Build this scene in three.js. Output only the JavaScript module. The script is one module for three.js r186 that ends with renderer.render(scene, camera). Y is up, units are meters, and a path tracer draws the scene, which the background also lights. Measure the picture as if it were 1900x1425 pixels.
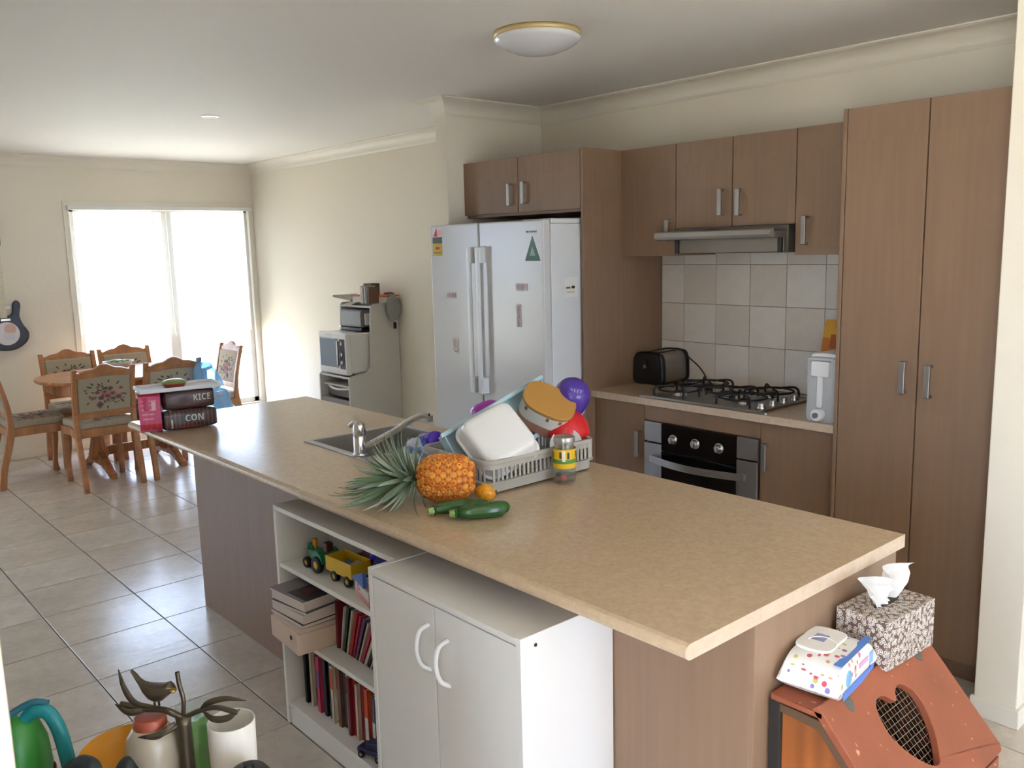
import * as THREE from 'three';
import { RoundedBoxGeometry } from 'three/addons/geometries/RoundedBoxGeometry.js';
import { mergeGeometries, toCreasedNormals } from 'three/addons/utils/BufferGeometryUtils.js';
import { Brush, Evaluator, SUBTRACTION } from 'three-bvh-csg';

// ---------- camera, sky, exposure ----------
const scene = new THREE.Scene();
const renderer = new THREE.WebGLRenderer({ antialias: true });
renderer.toneMapping = THREE.LinearToneMapping;
renderer.toneMappingExposure = 1.6;
renderer.shadowMap.enabled = true;
const camera = new THREE.PerspectiveCamera(47.6, 1900 / 1425, 0.05, 200);
camera.position.set(1.5775, 1.6387, 3.7751);
camera.up.set(-0.10149, 0.9874, -0.1214);
camera.lookAt(1.5775 - 0.74316, 1.6387 - 0.15637, 3.7751 - 0.65058);
scene.background = new THREE.Color().setRGB(5.2, 6.7, 9.4);
const sun = new THREE.DirectionalLight(new THREE.Color().setRGB(1, 0.96, 0.88), 31); sun.position.set(0.5, 16, 11); sun.target.position.set(0, 0, 0); sun.castShadow = true;
Object.assign(sun.shadow.camera, { left: -14, right: 14, top: 14, bottom: -14, near: 0.5, far: 60 }); scene.add(sun, sun.target);
// ---------- helpers ----------
function rng(seed) { let a = seed >>> 0; return () => { a = (a + 0x6D2B79F5) | 0; let t = Math.imul(a ^ (a >>> 15), 1 | a); t = (t + Math.imul(t ^ (t >>> 7), 61 | t)) ^ t; return ((t ^ (t >>> 14)) >>> 0) / 4294967296; }; }
const rand = rng(11), rr = (a, b) => a + (b - a) * rand();
const V = (x, y, z) => new THREE.Vector3(x, y, z);
const used = {};
function uniq(name) { const k = used[name] = (used[name] ?? -1) + 1; return k ? `${name}_${String(k).padStart(3, '0')}` : name; }
function metaUV(g) {                       // uv in metres, projected along the main axis of each normal
  const p = g.attributes.position, n = g.attributes.normal, uv = new Float32Array(p.count * 2);
  for (let i = 0; i < p.count; i++) {
    const ax = Math.abs(n.getX(i)), ay = Math.abs(n.getY(i)), az = Math.abs(n.getZ(i));
    const [u, v] = ax >= ay && ax >= az ? [p.getZ(i), p.getY(i)] : ay >= az ? [p.getX(i), p.getZ(i)] : [p.getX(i), p.getY(i)];
    uv[2 * i] = u; uv[2 * i + 1] = v;
  }
  g.setAttribute('uv', new THREE.BufferAttribute(uv, 2)); return g;
}
const clean = (g) => { if (g.index) g = g.toNonIndexed(); for (const k of Object.keys(g.attributes)) if (!['position', 'normal', 'uv'].includes(k)) g.deleteAttribute(k); if (!g.attributes.uv) metaUV(g); return g; };
const merge = (l) => mergeGeometries(l.map(clean));
// box by centre / by extents, with softly rounded edges
function bx(w, h, d, x = 0, y = 0, z = 0, r = 0.003, seg = 1) {
  r = Math.min(r, w / 2.01, h / 2.01, d / 2.01);
  const g = r > 0 ? new RoundedBoxGeometry(w, h, d, seg, r) : new THREE.BoxGeometry(w, h, d).toNonIndexed();
  return metaUV(g.translate(x, y, z));
}
const ex = (x0, x1, y0, y1, z0, z1, r = 0.002, seg = 1) => bx(x1 - x0, y1 - y0, z1 - z0, (x0 + x1) / 2, (y0 + y1) / 2, (z0 + z1) / 2, r, seg);
const cyl = (r0, r1, h, x = 0, y = 0, z = 0, n = 24) => new THREE.CylinderGeometry(r0, r1, h, n).translate(x, y, z);
const lathe = (pts, n = 32) => new THREE.LatheGeometry(pts.map(([x, y]) => new THREE.Vector2(x, y)), n);
const tube = (pts, r, seg = 24, n = 8, closed = false) => new THREE.TubeGeometry(new THREE.CatmullRomCurve3(pts.map((p) => V(...p)), closed), seg, r, n, closed);
function shapeOf(pts) { const s = new THREE.Shape(); pts.forEach(([x, y], i) => (i ? s.lineTo(x, y) : s.moveTo(x, y))); s.closePath(); return s; }
function smoothShape(pts) { const c = new THREE.CatmullRomCurve3(pts.map(([x, y]) => V(x, y, 0)), true, 'catmullrom', 0.5); return new THREE.Shape(c.getPoints(pts.length * 6).map((p) => new THREE.Vector2(p.x, p.y))); }
function extr(shape, depth, bevel = 0.003, opt = {}) {
  return new THREE.ExtrudeGeometry(shape, { depth: depth - 2 * bevel, bevelEnabled: bevel > 0, bevelSize: bevel, bevelThickness: bevel, bevelOffset: -bevel, bevelSegments: 2, curveSegments: 16, ...opt }).translate(0, 0, bevel);
}
function basis(o, X, Y, Z, pos) { o.matrix.makeBasis(V(...X), V(...Y), V(...Z)); o.quaternion.setFromRotationMatrix(o.matrix); o.position.set(...pos); return o; }
function rotBox(g, rx = 0, ry = 0, rz = 0) { if (rx) g.rotateX(rx); if (ry) g.rotateY(ry); if (rz) g.rotateZ(rz); return g; }
function thing(name, label, category, pos = [0, 0, 0], turn = 0, group) {
  const o = new THREE.Group(); o.name = uniq(name); o.position.set(...pos); o.rotation.y = turn; scene.add(o);
  o.userData = { label, category }; if (group) o.userData.group = group; return o;
}
function part(parent, name, geo, mat, label) {
  const m = new THREE.Mesh(Array.isArray(geo) ? merge(geo) : geo, mat); m.castShadow = m.receiveShadow = true;
  m.name = name; parent.add(m); if (label) m.userData.label = label; return m;
}
function single(name, label, category, geo, mat, pos = [0, 0, 0], turn = 0, group) {
  const m = part(scene, uniq(name), geo, mat); m.position.set(...pos); m.rotation.y = turn; m.userData = { label, category }; if (group) m.userData.group = group; return m;
}
function struct(name, geo, mat, label) {
  const m = geo ? part(scene, name, geo, mat) : new THREE.Group(); m.name = name; scene.add(m); m.userData = { kind: 'structure', ...(label ? { label } : {}) }; return m;
}
function copyOf(root, pos, turn, label) { const c = root.clone(); c.name = uniq(root.name.replace(/_\d{3}$/, '')); c.position.set(...pos); c.rotation.y = turn; c.userData = { ...root.userData, label: label ?? root.userData.label }; scene.add(c); return c; }

// ---------- textures ----------
function noise2(seed, n) {                 // tileable value noise, n cells round
  const r = rng(seed), t = Float32Array.from({ length: n * n }, r), s = (x) => x * x * (3 - 2 * x);
  return (u, v) => { const x = (u - Math.floor(u)) * n, y = (v - Math.floor(v)) * n, i = Math.floor(x) % n, j = Math.floor(y) % n, a = s(x - Math.floor(x)), b = s(y - Math.floor(y)), I = (i + 1) % n, J = (j + 1) % n;
    return (t[j * n + i] * (1 - a) + t[j * n + I] * a) * (1 - b) + (t[J * n + i] * (1 - a) + t[J * n + I] * a) * b; };
}
function dataTex(w, h, f, srgb = true) {
  const d = new Uint8Array(w * h * 4);
  for (let y = 0; y < h; y++) for (let x = 0; x < w; x++) { const c = f(x / w, y / h); const o = 4 * (y * w + x); d[o] = c[0]; d[o + 1] = c[1]; d[o + 2] = c[2]; d[o + 3] = 255; }
  const t = new THREE.DataTexture(d, w, h); t.magFilter = THREE.LinearFilter; t.minFilter = THREE.LinearFilter; t.wrapS = t.wrapT = THREE.RepeatWrapping; if (srgb) t.colorSpace = THREE.SRGBColorSpace; t.needsUpdate = true; return t;
}
function canvasTex(w, h, draw) {
  const c = document.createElement('canvas'); c.width = w; c.height = h; const g = c.getContext('2d'); draw(g, w, h);
  const t = new THREE.CanvasTexture(c); t.colorSpace = THREE.SRGBColorSpace; t.wrapS = t.wrapT = THREE.RepeatWrapping; return t;
}
const hexrgb = (h) => [(h >> 16) & 255, (h >> 8) & 255, h & 255];
function grainTex(hex, amp, su, sv, seed) { // fine streaks along v
  const a = noise2(seed, su), b = noise2(seed + 1, su * 2), c = hexrgb(hex), d = noise2(seed + 2, 8);
  return dataTex(512, 512, (u, v) => { const k = 1 + amp * (a(u, v * sv / su) - 0.5 + 0.7 * (b(u, v * sv / su * 0.5) - 0.5) + 0.5 * (d(u, v) - 0.5)); return c.map((x) => Math.max(0, Math.min(255, x * k))); });
}
function speckTex(hex, amp, n1, n2, seed) {
  const a = noise2(seed, n1), b = noise2(seed + 1, n2), c = hexrgb(hex);
  return dataTex(512, 512, (u, v) => { const k = 1 + amp * (a(u, v) - 0.5 + b(u, v) - 0.5); return c.map((x) => Math.max(0, Math.min(255, x * k))); });
}
const bump = (n1, n2, seed) => { const a = noise2(seed, n1), b = noise2(seed + 1, n2); return dataTex(512, 512, (u, v) => { const k = 255 * (0.5 * a(u, v) + 0.5 * b(u, v)); return [k, k, k]; }, false); };
const mat = (color, roughness = 0.6, o = {}) => new THREE.MeshPhysicalMaterial({ color, roughness, ...o });
const scaled = (t, s, q = s) => { const c = t.clone(); c.repeat.set(s, q); c.needsUpdate = true; return c; };

const paintBump = bump(60, 160, 5);
const M = {
  wall: mat(0xf0e6d3, 0.75, { bumpMap: paintBump, bumpScale: 0.0006 }),
  ceiling: mat(0xf4efe7, 0.7, { bumpMap: paintBump, bumpScale: 0.0004 }),
  trim: mat(0xefe6d5, 0.5),
  lam: mat(0xffffff, 0.42, { map: grainTex(0x93765e, 0.045, 64, 4, 21) }),
  bench: mat(0xffffff, 0.22, { map: speckTex(0xcbb293, 0.05, 90, 200, 31) }),
  edge: mat(0xffffff, 0.4, { map: speckTex(0xd4bda4, 0.05, 60, 200, 33) }),
  white: mat(0xece9e4, 0.38), whiteGloss: mat(0xe8e8e8, 0.22), shelfWhite: mat(0xf0ece4, 0.45),
  steel: mat(0xb9b7b3, 0.3, { metalness: 1 }), chrome: mat(0xd8d8d8, 0.13, { metalness: 1 }), satin: mat(0xa9a7a3, 0.42, { metalness: 0.9 }),
  black: mat(0x121212, 0.35), blackMatt: mat(0x1a1a1a, 0.7), glassBlack: mat(0x0b0b0c, 0.08), darkGap: mat(0x2a2320, 0.8),
  grout: mat(0x564c44, 0.95), wallTileGrout: mat(0xa89a88, 0.9),
  glass: mat(0xffffff, 0.02, { transmission: 1, thickness: 0, ior: 1.5 }),
  wood: mat(0xffffff, 0.4, { map: grainTex(0xb0713f, 0.35, 48, 3, 41) }),
  woodTop: mat(0xffffff, 0.28, { map: grainTex(0xb98050, 0.25, 48, 3, 43) }),
  paper: mat(0xe9e2d6, 0.8),
};
const alu = mat(0xe9e4da, 0.4);
// surface through a stack of closed rings (each ring the same number of points)
function loft(rings, closedRing = true) {
  const n = rings[0].length, pos = [], idx = []; for (const r of rings) for (const q of r) pos.push(...q);
  for (let i = 0; i + 1 < rings.length; i++) for (let k = 0; k < (closedRing ? n : n - 1); k++) { const a = i * n + k, b = i * n + (k + 1) % n, c = a + n, d = b + n; idx.push(a, b, c, b, d, c); }
  const g = new THREE.BufferGeometry(); g.setAttribute('position', new THREE.Float32BufferAttribute(pos, 3)); g.setIndex(idx); g.computeVertexNormals(); return toCreasedNormals(g, 0.9);
}
// ---------- the room ----------
const H = 2.452, XW = -6.38, XE = 7.6, ZD = 0.04, ZS = 6.2;
// floor: grout bed with separate tiles
const floor = struct('floor', null, null, 'pale beige ceramic floor tiles with dark grout lines');
part(floor, 'grout_bed', new THREE.BoxGeometry(XE - XW + 0.2, 0.1, ZS + 0.2).translate((XE + XW) / 2, -0.0545, ZS / 2), M.grout);
function bevelTile(w, d, h, b) {           // top face with a small chamfer, open underneath
  const a = w / 2, c = d / 2, T = [[-a + b, h, -c + b], [-a + b, h, c - b], [a - b, h, c - b], [a - b, h, -c + b]], L = [[-a, h - b, -c], [-a, h - b, c], [a, h - b, c], [a, h - b, -c]], B = L.map(([x, , z]) => [x, 0, z]);
  const q = []; const quad = (p, r, s, t) => q.push(...p, ...r, ...s, ...p, ...s, ...t);
  quad(T[0], T[1], T[2], T[3]);
  for (let i = 0; i < 4; i++) { const j = (i + 1) % 4; quad(T[i], L[i], L[j], T[j]); quad(L[i], B[i], B[j], L[j]); }
  for (let i = 0; i < q.length; i += 9) { const A = V(q[i], q[i + 1], q[i + 2]), Bv = V(q[i + 3], q[i + 4], q[i + 5]), Cv = V(q[i + 6], q[i + 7], q[i + 8]); const n = Bv.clone().sub(A).cross(Cv.clone().sub(A)); const mid = A.clone().add(Bv).add(Cv).divideScalar(3).sub(V(0, h / 2, 0)); if (n.dot(mid) < 0) for (let k = 0; k < 3; k++) { const t = q[i + 3 + k]; q[i + 3 + k] = q[i + 6 + k]; q[i + 6 + k] = t; } }
  const g = new THREE.BufferGeometry(); g.setAttribute('position', new THREE.Float32BufferAttribute(q, 3)); g.computeVertexNormals(); return metaUV(g);
}
const tileMap = (() => { const a = noise2(51, 10), b = noise2(52, 40), c = noise2(53, 160); return dataTex(512, 512, (u, v) => { const k = 1 + 0.07 * (a(u, v) - 0.5) + 0.05 * (b(u, v) - 0.5) + 0.04 * (c(u, v) - 0.5); return [216 * k, 207 * k, 195 * k]; }); })();
const tileBump = bump(12, 50, 57);
const floorMat = [0xffffff, 0xfaf6f2, 0xf5f2ee].map((c) => mat(c, 0.22, { map: tileMap, bumpMap: tileBump, bumpScale: 0.0005 }));
{
  const P = 0.4074, Q = 0.4053, geos = [0, 1, 2, 3].map((k) => { const g = bevelTile(P - 0.005, Q - 0.005, 0.01, 0.001); const uv = g.attributes.uv; for (let i = 0; i < uv.count; i++) uv.setXY(i, uv.getX(i) + 0.37 * k, uv.getY(i) + 0.61 * k); return g; });
  const rest = []; let n = 0;
  for (let i = -11; i <= 26; i++) for (let j = -8; j <= 10; j++) {
    const x0 = -2.3166 + i * P, z0 = 2.5092 + j * Q; if (x0 > XE || x0 + P < XW || z0 > ZS || z0 + Q < 0) continue;
    const x = x0 + P / 2, z = z0 + Q / 2, gi = Math.floor(rand() * 4), mi = Math.floor(rand() * 3);
    const seen = (x < -2 && z < 3.6) || (z > 2.2 && z < 3.7 && x < 0.3) || (x > 0.6 && x < 1.5 && z < 1.8);
    if (seen && n < 298) { const m = part(floor, 'tile', geos[gi], floorMat[mi]); m.position.set(x, -0.01, z); n++; } else rest.push(geos[gi].clone().translate(x, -0.01, z));
  }
  const r = part(floor, 'tiles_beyond', rest, floorMat[0]); r.userData.kind = 'stuff';
}
function holedWall(w0, w1, holes, toWorld, mtl, name, label) {
  const s = shapeOf([[w0, 0], [w1, 0], [w1, H + 0.1], [w0, H + 0.1]]);
  for (const [a, b, c, d] of holes) s.holes.push(new THREE.Path([[a, c], [a, d], [b, d], [b, c]].map(([x, y]) => new THREE.Vector2(x, y))));
  const g = new THREE.ExtrudeGeometry(s, { depth: 0.14, bevelEnabled: false }); g.applyMatrix4(toWorld); g.computeVertexNormals();
  return struct(name, metaUV(clean(g)), mtl, label);
}
const W1 = [0.085, 1.66, 0.2, 2.055], W2 = [4.3, 5.5, 0.2, 2.055], D1 = [0.4, 4.1, 0.0, 2.1];
const mLeft = new THREE.Matrix4().makeBasis(V(0, 0, 1), V(0, 1, 0), V(-1, 0, 0)).setPosition(XW, 0, 0);
holedWall(-0.1, ZS + 0.14, [W1, W2], mLeft, M.wall, 'wall_left', 'cream wall with the tall bright window behind the dining table');
const mRight = new THREE.Matrix4().makeBasis(V(0, 0, -1), V(0, 1, 0), V(1, 0, 0)).setPosition(XE, 0, 0);
holedWall(-ZS - 0.14, 0.1, [[-D1[1], -D1[0], D1[2] + 0.0001, D1[3]]], mRight, M.wall, 'wall_right');
struct('wall_back', [new THREE.BoxGeometry(XE - XW + 0.28, H + 0.1, 0.14).translate((XE + XW) / 2, (H + 0.1) / 2, -0.07), new THREE.BoxGeometry(-2.5 - XW, H + 0.05, 0.06).translate((XW - 2.5) / 2, (H + 0.05) / 2, ZD - 0.03)].map((g) => metaUV(clean(g))), M.wall, 'cream painted wall behind the kitchen cabinets and the microwave stand');
const W3 = [1.1, 3.4, 0.0001, 2.1];
holedWall(XW - 0.14, XE + 0.14, [W3], new THREE.Matrix4().makeTranslation(0, 0, ZS), M.wall, 'wall_front');
{
  const g = struct('door_2', null, null), f = 0.045, [a, b, , d] = W3, m = (a + b) / 2;
  part(g, 'frame', [ex(a, b, 0, f, ZS + 0.04, ZS + 0.11), ex(a, b, d - f, d, ZS + 0.04, ZS + 0.11), ex(a, a + f, 0, d, ZS + 0.04, ZS + 0.11), ex(b - f, b, 0, d, ZS + 0.04, ZS + 0.11)], alu); part(g, 'mullion', ex(m - 0.04, m + 0.04, f, d - f, ZS + 0.04, ZS + 0.11), alu);
  for (const [p, q] of [[a + f, m - 0.04], [m + 0.04, b - f]]) part(g, 'pane', new THREE.BoxGeometry(q - p, d - 2 * f, 0.004).translate((p + q) / 2, d / 2, ZS + 0.07), M.glass);
}
struct('wall_nib', ex(-2.5, -2.405, 0, H, -0.01, 0.733, 0.004), M.wall, 'short cream wall end beside the fridge');
struct('wall_end', ex(0.505, 0.64, 0, H, -0.01, 0.75, 0.004), M.wall, 'short cream wall end beside the tall pantry');
struct('wall_stub', ex(0.69, 0.805, 0, H, 3.652, ZS, 0.004), M.wall, 'edge of a cream wall close to the camera at the left');
struct('ceiling', metaUV(clean(new THREE.BoxGeometry(XE - XW + 0.28, 0.12, ZS + 0.28).translate((XE + XW) / 2, H + 0.06, ZS / 2))), M.ceiling, 'flat white plasterboard ceiling');
// cornices: cove profile swept along each wall
const cove = (() => { const p = [[0, -0.09], [0.006, -0.09], [0.008, -0.084]]; for (let k = 0; k <= 8; k++) { const a = k / 8 * Math.PI / 2; p.push([0.08 - 0.068 * Math.cos(a), -0.08 + 0.068 * Math.sin(a)]); } p.push([0.084, -0.008], [0.09, -0.006], [0.09, 0], [0, 0]); return shapeOf(p); })();
let trimN = 1;
function cornice(x0, z0, x1, z1, nx, nz, m0 = -1, m1 = -1) { // m: -1 inner mitre, 1 outer mitre, 0 square end
  const L = Math.hypot(x1 - x0, z1 - z0), g = new THREE.ExtrudeGeometry(cove, { depth: L, bevelEnabled: false });
  const d = V((x1 - x0) / L, 0, (z1 - z0) / L), n = V(nx, 0, nz); let e = d, o = V(x0, H, z0);
  if (n.clone().cross(V(0, 1, 0)).dot(d) < 0) { e = d.clone().negate(); o = V(x1, H, z1); [m0, m1] = [m1, m0]; }
  const q = g.attributes.position; for (let i = 0; i < q.count; i++) { if (q.getZ(i) < 1e-5) q.setZ(i, -m0 * q.getX(i)); else if (q.getZ(i) > L - 1e-5) q.setZ(i, L + m1 * q.getX(i)); }
  g.applyMatrix4(new THREE.Matrix4().makeBasis(n, V(0, 1, 0), e).setPosition(o)); g.computeVertexNormals();
  struct('trim_' + trimN++, toCreasedNormals(metaUV(clean(g)), 0.7), M.trim, 'cream cove cornice between wall and ceiling');
}
cornice(-2.405, 0, 0.505, 0, 0, 1); cornice(-2.405, 0, -2.405, 0.733, 1, 0, -1, 1); cornice(-2.5, 0.733, -2.405, 0.733, 0, 1, 1, 1); cornice(-2.5, ZD, -2.5, 0.733, -1, 0, -1, 1);
cornice(XW, ZD, -2.5, ZD, 0, 1); cornice(XW, ZD, XW, ZS, 1, 0); cornice(0.505, 0, 0.505, 0.75, -1, 0, -1, 1); cornice(0.505, 0.75, 0.64, 0.75, 0, 1, 1, 1); cornice(0.64, 0, 0.64, 0.75, 1, 0, -1, 1);
function skirt(name, x0, x1, z0, z1) { struct(name, ex(x0, x1, 0, 0.068, z0, z1, 0.004), M.trim, 'low cream skirting board'); }
skirt('baseboard_left', XW, XW + 0.012, ZD, ZS); skirt('baseboard_back', XW, -2.5, ZD, ZD + 0.012); skirt('baseboard_end', 0.495, 0.652, 0.742, 0.762); skirt('baseboard_end_side', 0.638, 0.652, 0, 0.75); skirt('baseboard_stub', 0.68, 0.692, 3.66, ZS);
skirt('baseboard_stub_end', 0.68, 0.815, 3.64, 3.654);
// windows: aluminium frame, two sashes, panes
function windowUnit(name, label, xw, out, z0, z1, y0, y1, mid) {
  const g = struct(name, null, null, label), x = xw + out * 0.07, f = 0.045, xx = (a, b) => [Math.min(xw + out * a, xw + out * b), Math.max(xw + out * a, xw + out * b)];
  const [a, b] = xx(0.04, 0.11);
  part(g, 'frame', [ex(a, b, y0, y0 + f, z0, z1), ex(a, b, y1 - f, y1, z0, z1), ex(a, b, y0, y1, z0, z0 + f), ex(a, b, y0, y1, z1 - f, z1)], alu);
  part(g, 'mullion', ex(a, b, y0 + f, y1 - f, mid - 0.045, mid + 0.045), alu);
  for (const [s, e] of [[z0 + f, mid - 0.045], [mid + 0.045, z1 - f]]) part(g, 'pane', new THREE.BoxGeometry(0.004, y1 - y0 - 2 * f, e - s).translate(x, (y0 + y1) / 2, (s + e) / 2), M.glass);
  const [c, d] = xx(-0.012, 0.0);
  part(g, 'architrave', [ex(c, d, y0 - 0.045, y0, z0 - 0.045, z1 + 0.045), ex(c, d, y1, y1 + 0.045, z0 - 0.045, z1 + 0.045), ex(c, d, y0, y1, z0 - 0.045, z0), ex(c, d, y0, y1, z1, z1 + 0.045)], M.trim);
  return g;
}
windowUnit('window_1', 'tall white framed window blown out by daylight behind the dining table', XW, -1, W1[0], W1[1], W1[2], W1[3], 0.845);
windowUnit('window_2', undefined, XW, -1, W2[0], W2[1], W2[2], W2[3], 4.85);
windowUnit('door_1', undefined, XE, 1, D1[0], D1[1], D1[2], D1[3], 2.25);
// outdoors
struct('ground', metaUV(clean(new THREE.BoxGeometry(90, 0.2, 90).translate(0, -0.35, 0))), mat(0xaaa697, 0.9));
// vertical blind
{
  const b = thing('vertical_blind', 'sheer white vertical blind hanging over the upper part of the far window', 'blind', [XW + 0.03, 0, 0]);
  part(b, 'headrail', ex(-0.02, 0.022, 2.025, 2.06, 0.07, 1.675), M.white);
  const slat = (() => { const g = new THREE.PlaneGeometry(0.127, 1.1, 4, 1); const p = g.attributes.position; for (let i = 0; i < p.count; i++) p.setZ(i, 0.005 * Math.cos(p.getX(i) / 0.0635 * 1.5)); g.computeVertexNormals(); return clean(g); })();
  const sm = mat(0xd9d6ce, 0.95, { transmission: 0.1, thickness: 0, side: THREE.DoubleSide }), wm = mat(0xdcd8cf, 0.7);
  const wt = bx(0.12, 0.035, 0.004, 0, -0.55, 0);
  for (let k = 0; k < 13; k++) {
    const s = part(b, 'slat', slat, sm); s.position.set(0, 1.475, 0.15 + k * 0.1195); s.rotation.y = -0.32 - 0.012 * k;
    part(s, 'weight', wt, wm);
  }
}
// ---------- kitchen run along the back wall ----------
const KZ = 0.575, CY = 0.9, XP = -1.464, PL = -0.134, PR = 0.492;
// splashback tiles
{
  const s = struct('splashback', ex(XP, PL - 0.002, 0.9, 1.6, 0.0, 0.006, 0), M.wallTileGrout, 'plain cream wall tiles behind the cooktop');
  const map = speckTex(0xefe7db, 0.02, 20, 120, 61), tm = [mat(0xffffff, 0.25, { map }), mat(0xf6f3ef, 0.25, { map })];
  const cols = [XP + 0.001]; for (let x = -1.312; x < PL; x += 0.2025) cols.push(x); cols.push(PL - 0.003);
  const rows = [0.902, 1.111, 1.3155, 1.52, 1.598];
  for (let i = 0; i + 1 < cols.length; i++) for (let j = 0; j + 1 < rows.length; j++) {
    const w = cols[i + 1] - cols[i] - 0.003, h = rows[j + 1] - rows[j] - 0.003; if (w < 0.01) continue;
    const g = bevelTile(w, h, 0.005, 0.001).rotateX(Math.PI / 2); const m = part(s, 'tile', metaUV(g), tm[(i + j) % 2]); m.position.set((cols[i] + cols[i + 1]) / 2, (rows[j] + rows[j + 1]) / 2, 0.006);
  }
}
// flat bow-less D handle standing off the door, height h along y
function dHandle(parent, x, y, z, h, mtl = M.satin) {
  const w = 0.011; return part(parent, 'handle', [ex(x - w, x + w, y - h / 2, y + h / 2, z + 0.02, z + 0.028, 0.003), ex(x - w, x + w, y - h / 2, y - h / 2 + 0.01, z, z + 0.026, 0.002), ex(x - w, x + w, y + h / 2 - 0.01, y + h / 2, z, z + 0.026, 0.002)], mtl);
}
function door(parent, x0, x1, y0, y1, z, hx, hy, hh = 0.12) { const d = part(parent, 'door', ex(x0 + 0.0015, x1 - 0.0015, y0, y1, z - 0.018, z, 0.0015), M.lam); if (hx !== undefined) dHandle(d, hx, hy, z, hh); return d; }
{
  // cupboard over the fridge with its tall end panel
  let t = thing('overhead_cupboard', 'brown laminate two-door cupboard mounted above the white fridge', 'cupboard');
  part(t, 'carcass', ex(-2.405, -1.481, 1.80, 2.106, 0.004, 0.597), M.lam);
  door(t, -2.405, -1.945, 1.815, 2.104, 0.617, -2.0, 1.91, 0.115); door(t, -1.943, -1.483, 1.815, 2.104, 0.617, -1.888, 1.915, 0.115);
  single('end_panel', 'tall brown laminate end panel standing between the fridge and the toaster', 'panel', ex(-1.48, XP, 0, 2.106, 0.004, 0.62), M.lam);
  // wall cupboards
  t = thing('wall_cupboard', 'single-door brown wall cupboard left of the range hood, against the tall panel', 'cupboard');
  part(t, 'carcass', ex(XP, -1.116, 1.572, 2.106, 0.004, 0.32), M.lam); door(t, XP, -1.116, 1.572, 2.104, 0.338, -1.155, 1.695, 0.1);
  t = thing('wall_cupboard', 'two-door brown wall cupboard directly above the range hood', 'cupboard');
  part(t, 'carcass', ex(-1.114, -0.474, 1.705, 2.106, 0.004, 0.32), M.lam); door(t, -1.114, -0.795, 1.705, 2.104, 0.338, -0.849, 1.815); door(t, -0.793, -0.474, 1.705, 2.104, 0.338, -0.753, 1.81);
  t = thing('wall_cupboard', 'narrow brown wall cupboard between the range hood and the tall pantry', 'cupboard');
  part(t, 'carcass', ex(-0.472, PL, 1.572, 2.106, 0.004, 0.32), M.lam); door(t, -0.472, PL, 1.572, 2.104, 0.338, -0.42, 1.675);
  // pantry
  t = thing('pantry', 'floor-to-high brown laminate pantry cupboard with two tall doors', 'pantry');
  part(t, 'carcass', ex(PL, PR, 0.085, 2.117, 0.004, 0.566), M.lam); part(t, 'kickboard', ex(PL + 0.002, PR, 0, 0.083, 0.1, 0.53), M.lam);
  part(t, 'side_panel', ex(PL, PL + 0.016, 0, 2.117, 0.004, 0.587), M.lam);
  door(t, PL + 0.018, 0.186, 0.088, 2.115, 0.587, 0.141, 1.125); door(t, 0.188, PR, 0.088, 2.115, 0.587, 0.232, 1.118);
  // base cabinets
  const base = (x0, x1, lab) => { const c = thing('base_cabinet', lab, 'cabinet'); part(c, 'carcass', ex(x0, x1, 0.1, 0.866, 0.004, 0.53), M.lam); part(c, 'kickboard', ex(x0, x1, 0, 0.099, 0.1, 0.48), M.lam); return c; };
  let c = base(XP, -1.129, 'brown base cabinet left of the oven, below the toaster'); door(c, XP, -1.129, 0.105, 0.862, 0.55, -1.168, 0.665, 0.13);
  c = base(-1.127, -0.487, 'brown oven housing cabinet under the cooktop'); part(c, 'filler_panel', ex(-1.127, -0.487, 0.79, 0.864, 0.53, 0.552), M.lam);
  c = base(-0.485, PL - 0.002, 'brown base cabinet right of the oven, beside the pantry'); door(c, -0.485, PL - 0.002, 0.105, 0.862, 0.55, -0.455, 0.715, 0.12);
  t = thing('kitchen_benchtop', 'beige laminate benchtop along the wall holding toaster and cooktop', 'benchtop');
  part(t, 'slab', ex(XP, PL - 0.001, 0.868, CY, 0.006, KZ - 0.004, 0.001), M.bench); part(t, 'front_edge', ex(XP, PL - 0.001, 0.867, CY + 0.0004, KZ - 0.004, KZ, 0.0015), M.edge);
}
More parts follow.
